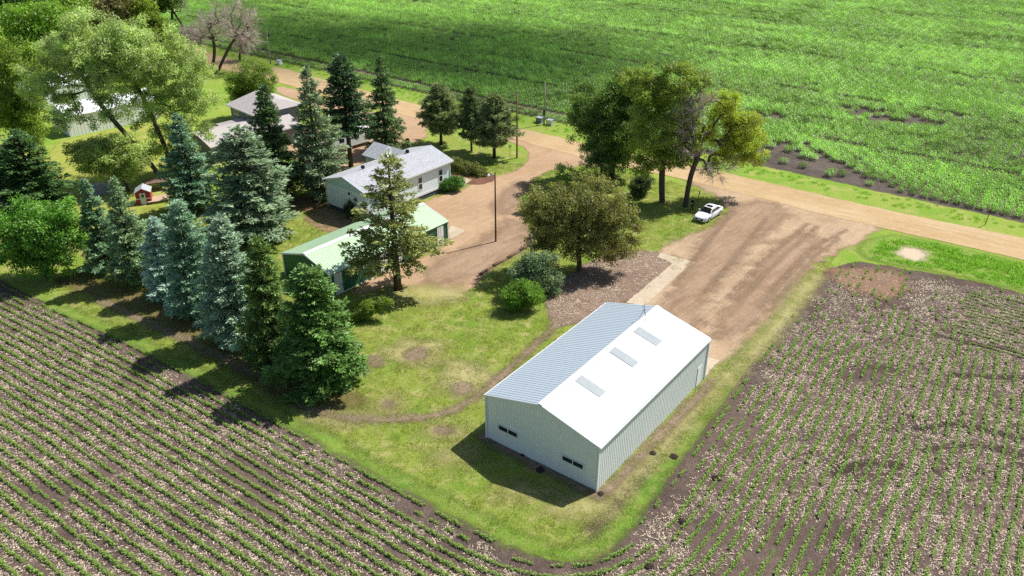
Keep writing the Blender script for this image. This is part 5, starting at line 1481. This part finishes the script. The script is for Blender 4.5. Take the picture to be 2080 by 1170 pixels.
ditch = np.array([G(*p)[:2] for p in ((1790, 490), (1850, 487), (2080, 540), (2320, 600), (2320, 650), (2080, 590), (1990, 568), (1900, 548), (1840, 540), (1765, 524))])
sandP = np.array([G(*p)[:2] for p in ((1812, 510), (1848, 498), (1878, 506), (1900, 524), (1860, 536), (1828, 526))])
verge = np.array([G(*p)[:2] for p in ((330, 66), (450, 112), (640, 150), (830, 200), (1000, 240), (1150, 274), (1380, 322), (1500, 348), (1800, 418), (2080, 474), (2300, 523), (2300, 500), (2080, 455), (1800, 395), (1500, 330), (1100, 246), (830, 185), (640, 138), (450, 98), (340, 58))])
pd = fill(ditch, .6, .6, 1); pd = pd[signed(pd, sandP) < -.1]
pv = fill(verge, .8, .3, 2)
PG = np.concatenate([pd, pv]); sG = np.concatenate([rng.uniform(.5, 1.7, len(pd)), rng.uniform(.35, .9, len(pv))])
scatter('tall_grass', np.c_[PG, np.full(len(PG), .01)], rng.uniform(0, 6.28, len(PG)), sG, [grass_tuft(500 + i) for i in range(4)], label='long bright green grass along the road verges and in the ditch', cat='grass')

M['turf'] = leaf_mat('turf_blade', (.31, .345, .085), .4, .02, False)
M['dryturf'] = leaf_mat('dry_turf_blade', (.46, .42, .19), .4, .02, False)
lp = np.array([G(*p)[:2] for p in lawnP]); gx, gy = np.meshgrid(np.arange(-50, 45, .9), np.arange(38, 122, .9)); P = np.stack([gx.ravel(), gy.ravel()], 1) + rng.uniform(-.45, .45, (gx.size, 2))
solidz = [np.array([G(*p)[:2] for p in z]) for z in (driveP, yardP, roadP, brownP, ndriveP)]
ok = seen(np.c_[P, np.zeros(len(P))], 1) & (signed(P, lp) > .3)
P = P[ok]
for z in solidz: P = P[signed(P, z) < -.2]


def inside_building(P, x, y, yaw, L, W):
    c, s_ = math.cos(yaw), math.sin(yaw); a = c * (P[:, 0] - x) + s_ * (P[:, 1] - y); b = -s_ * (P[:, 0] - x) + c * (P[:, 1] - y)
    return (a > -.4) & (a < L + .4) & (b > -.4) & (b < W + .4)


for bx in ((6.542, 47.74, .9238, 19.02, 10.8), (-19.91, 78.63, .882, 18.58, 8.4), (-19.11, 98.81, .886, 15.96, 7.92)): P = P[~inside_building(P, *bx)]
dryf = vnoise(P, 3.0, 91) * .6 + vnoise(P, 1.2, 92) * .4 + rng.normal(0, .12, len(P)) > .50
scatter('turf', np.c_[P, np.full(len(P), .04)], rng.uniform(0, 6.28, len(P)), rng.uniform(.7, 1.25, len(P)), [grass_tuft(600, 1.1, 95, .10, 'turf'), grass_tuft(601, 1.1, 95, .10, 'turf'), grass_tuft(602, 1.1, 80, .08, 'dryturf')],
        label='short patchy yellow green turf around the sheds', cat='grass', idx=np.where(dryf, 2, rng.integers(0, 2, len(P))))

# broken cloud high above the field (out of view) that shades part of the corn
kc = 320 / math.tan(SUN_EL)
for nm, pix, al in (('cloud', [(505, 40), (500, 90), (525, 128), (640, 118), (800, 132), (950, 150), (1100, 190), (1250, 200), (1350, 150), (1400, 95), (1250, 60), (1000, 40), (800, 28), (640, 14), (540, 8)], 1),):
    Pg = np.array([G(*p)[:2] for p in pix]); Pc = chaikin(Pg, 2) + SUN_AZ * kc
    m, nt, out = new_mat('cloud_vapour'); q = N(nt)
    a = q.math('MULTIPLY', edge_alpha(q, 24, 22, 3, .022), .9)
    nt.links.new(q.mixsh(a, q.transp(), q.diffuse((.9, .9, .92, 1))), out.inputs[0])
    res = 4.0; lo, hi = Pc.min(0) - 50, Pc.max(0) + 50
    nx, ny = int((hi[0] - lo[0]) / res) + 2, int((hi[1] - lo[1]) / res) + 2
    gx, gy = np.meshgrid(lo[0] + np.arange(nx) * res, lo[1] + np.arange(ny) * res, indexing='ij'); X2 = np.stack([gx.ravel(), gy.ravel()], 1); sdv = signed(X2, Pc)
    th = np.sqrt(np.clip(sdv + 48, 0, 90)) * (2.0 + 2.5 * vnoise(X2, 14, 31)); idx = np.arange(nx * ny).reshape(nx, ny)
    qd = np.stack([idx[:-1, :-1], idx[1:, :-1], idx[1:, 1:], idx[:-1, 1:]], -1).reshape(-1, 4); qd = qd[sdv[qd].max(1) > -48]
    used = np.unique(qd); rm = np.full(nx * ny, -1); rm[used] = np.arange(len(used))
    top = np.c_[X2[used], 320 + th[used]]
    me = mesh_from(nm, top, rm[qd].ravel(), np.arange(len(qd)) * 4, m, None, True, {'sd': sdv[used]})
    o = bpy.data.objects.new(nm, me); C.objects.link(o); o['kind'] = 'structure'
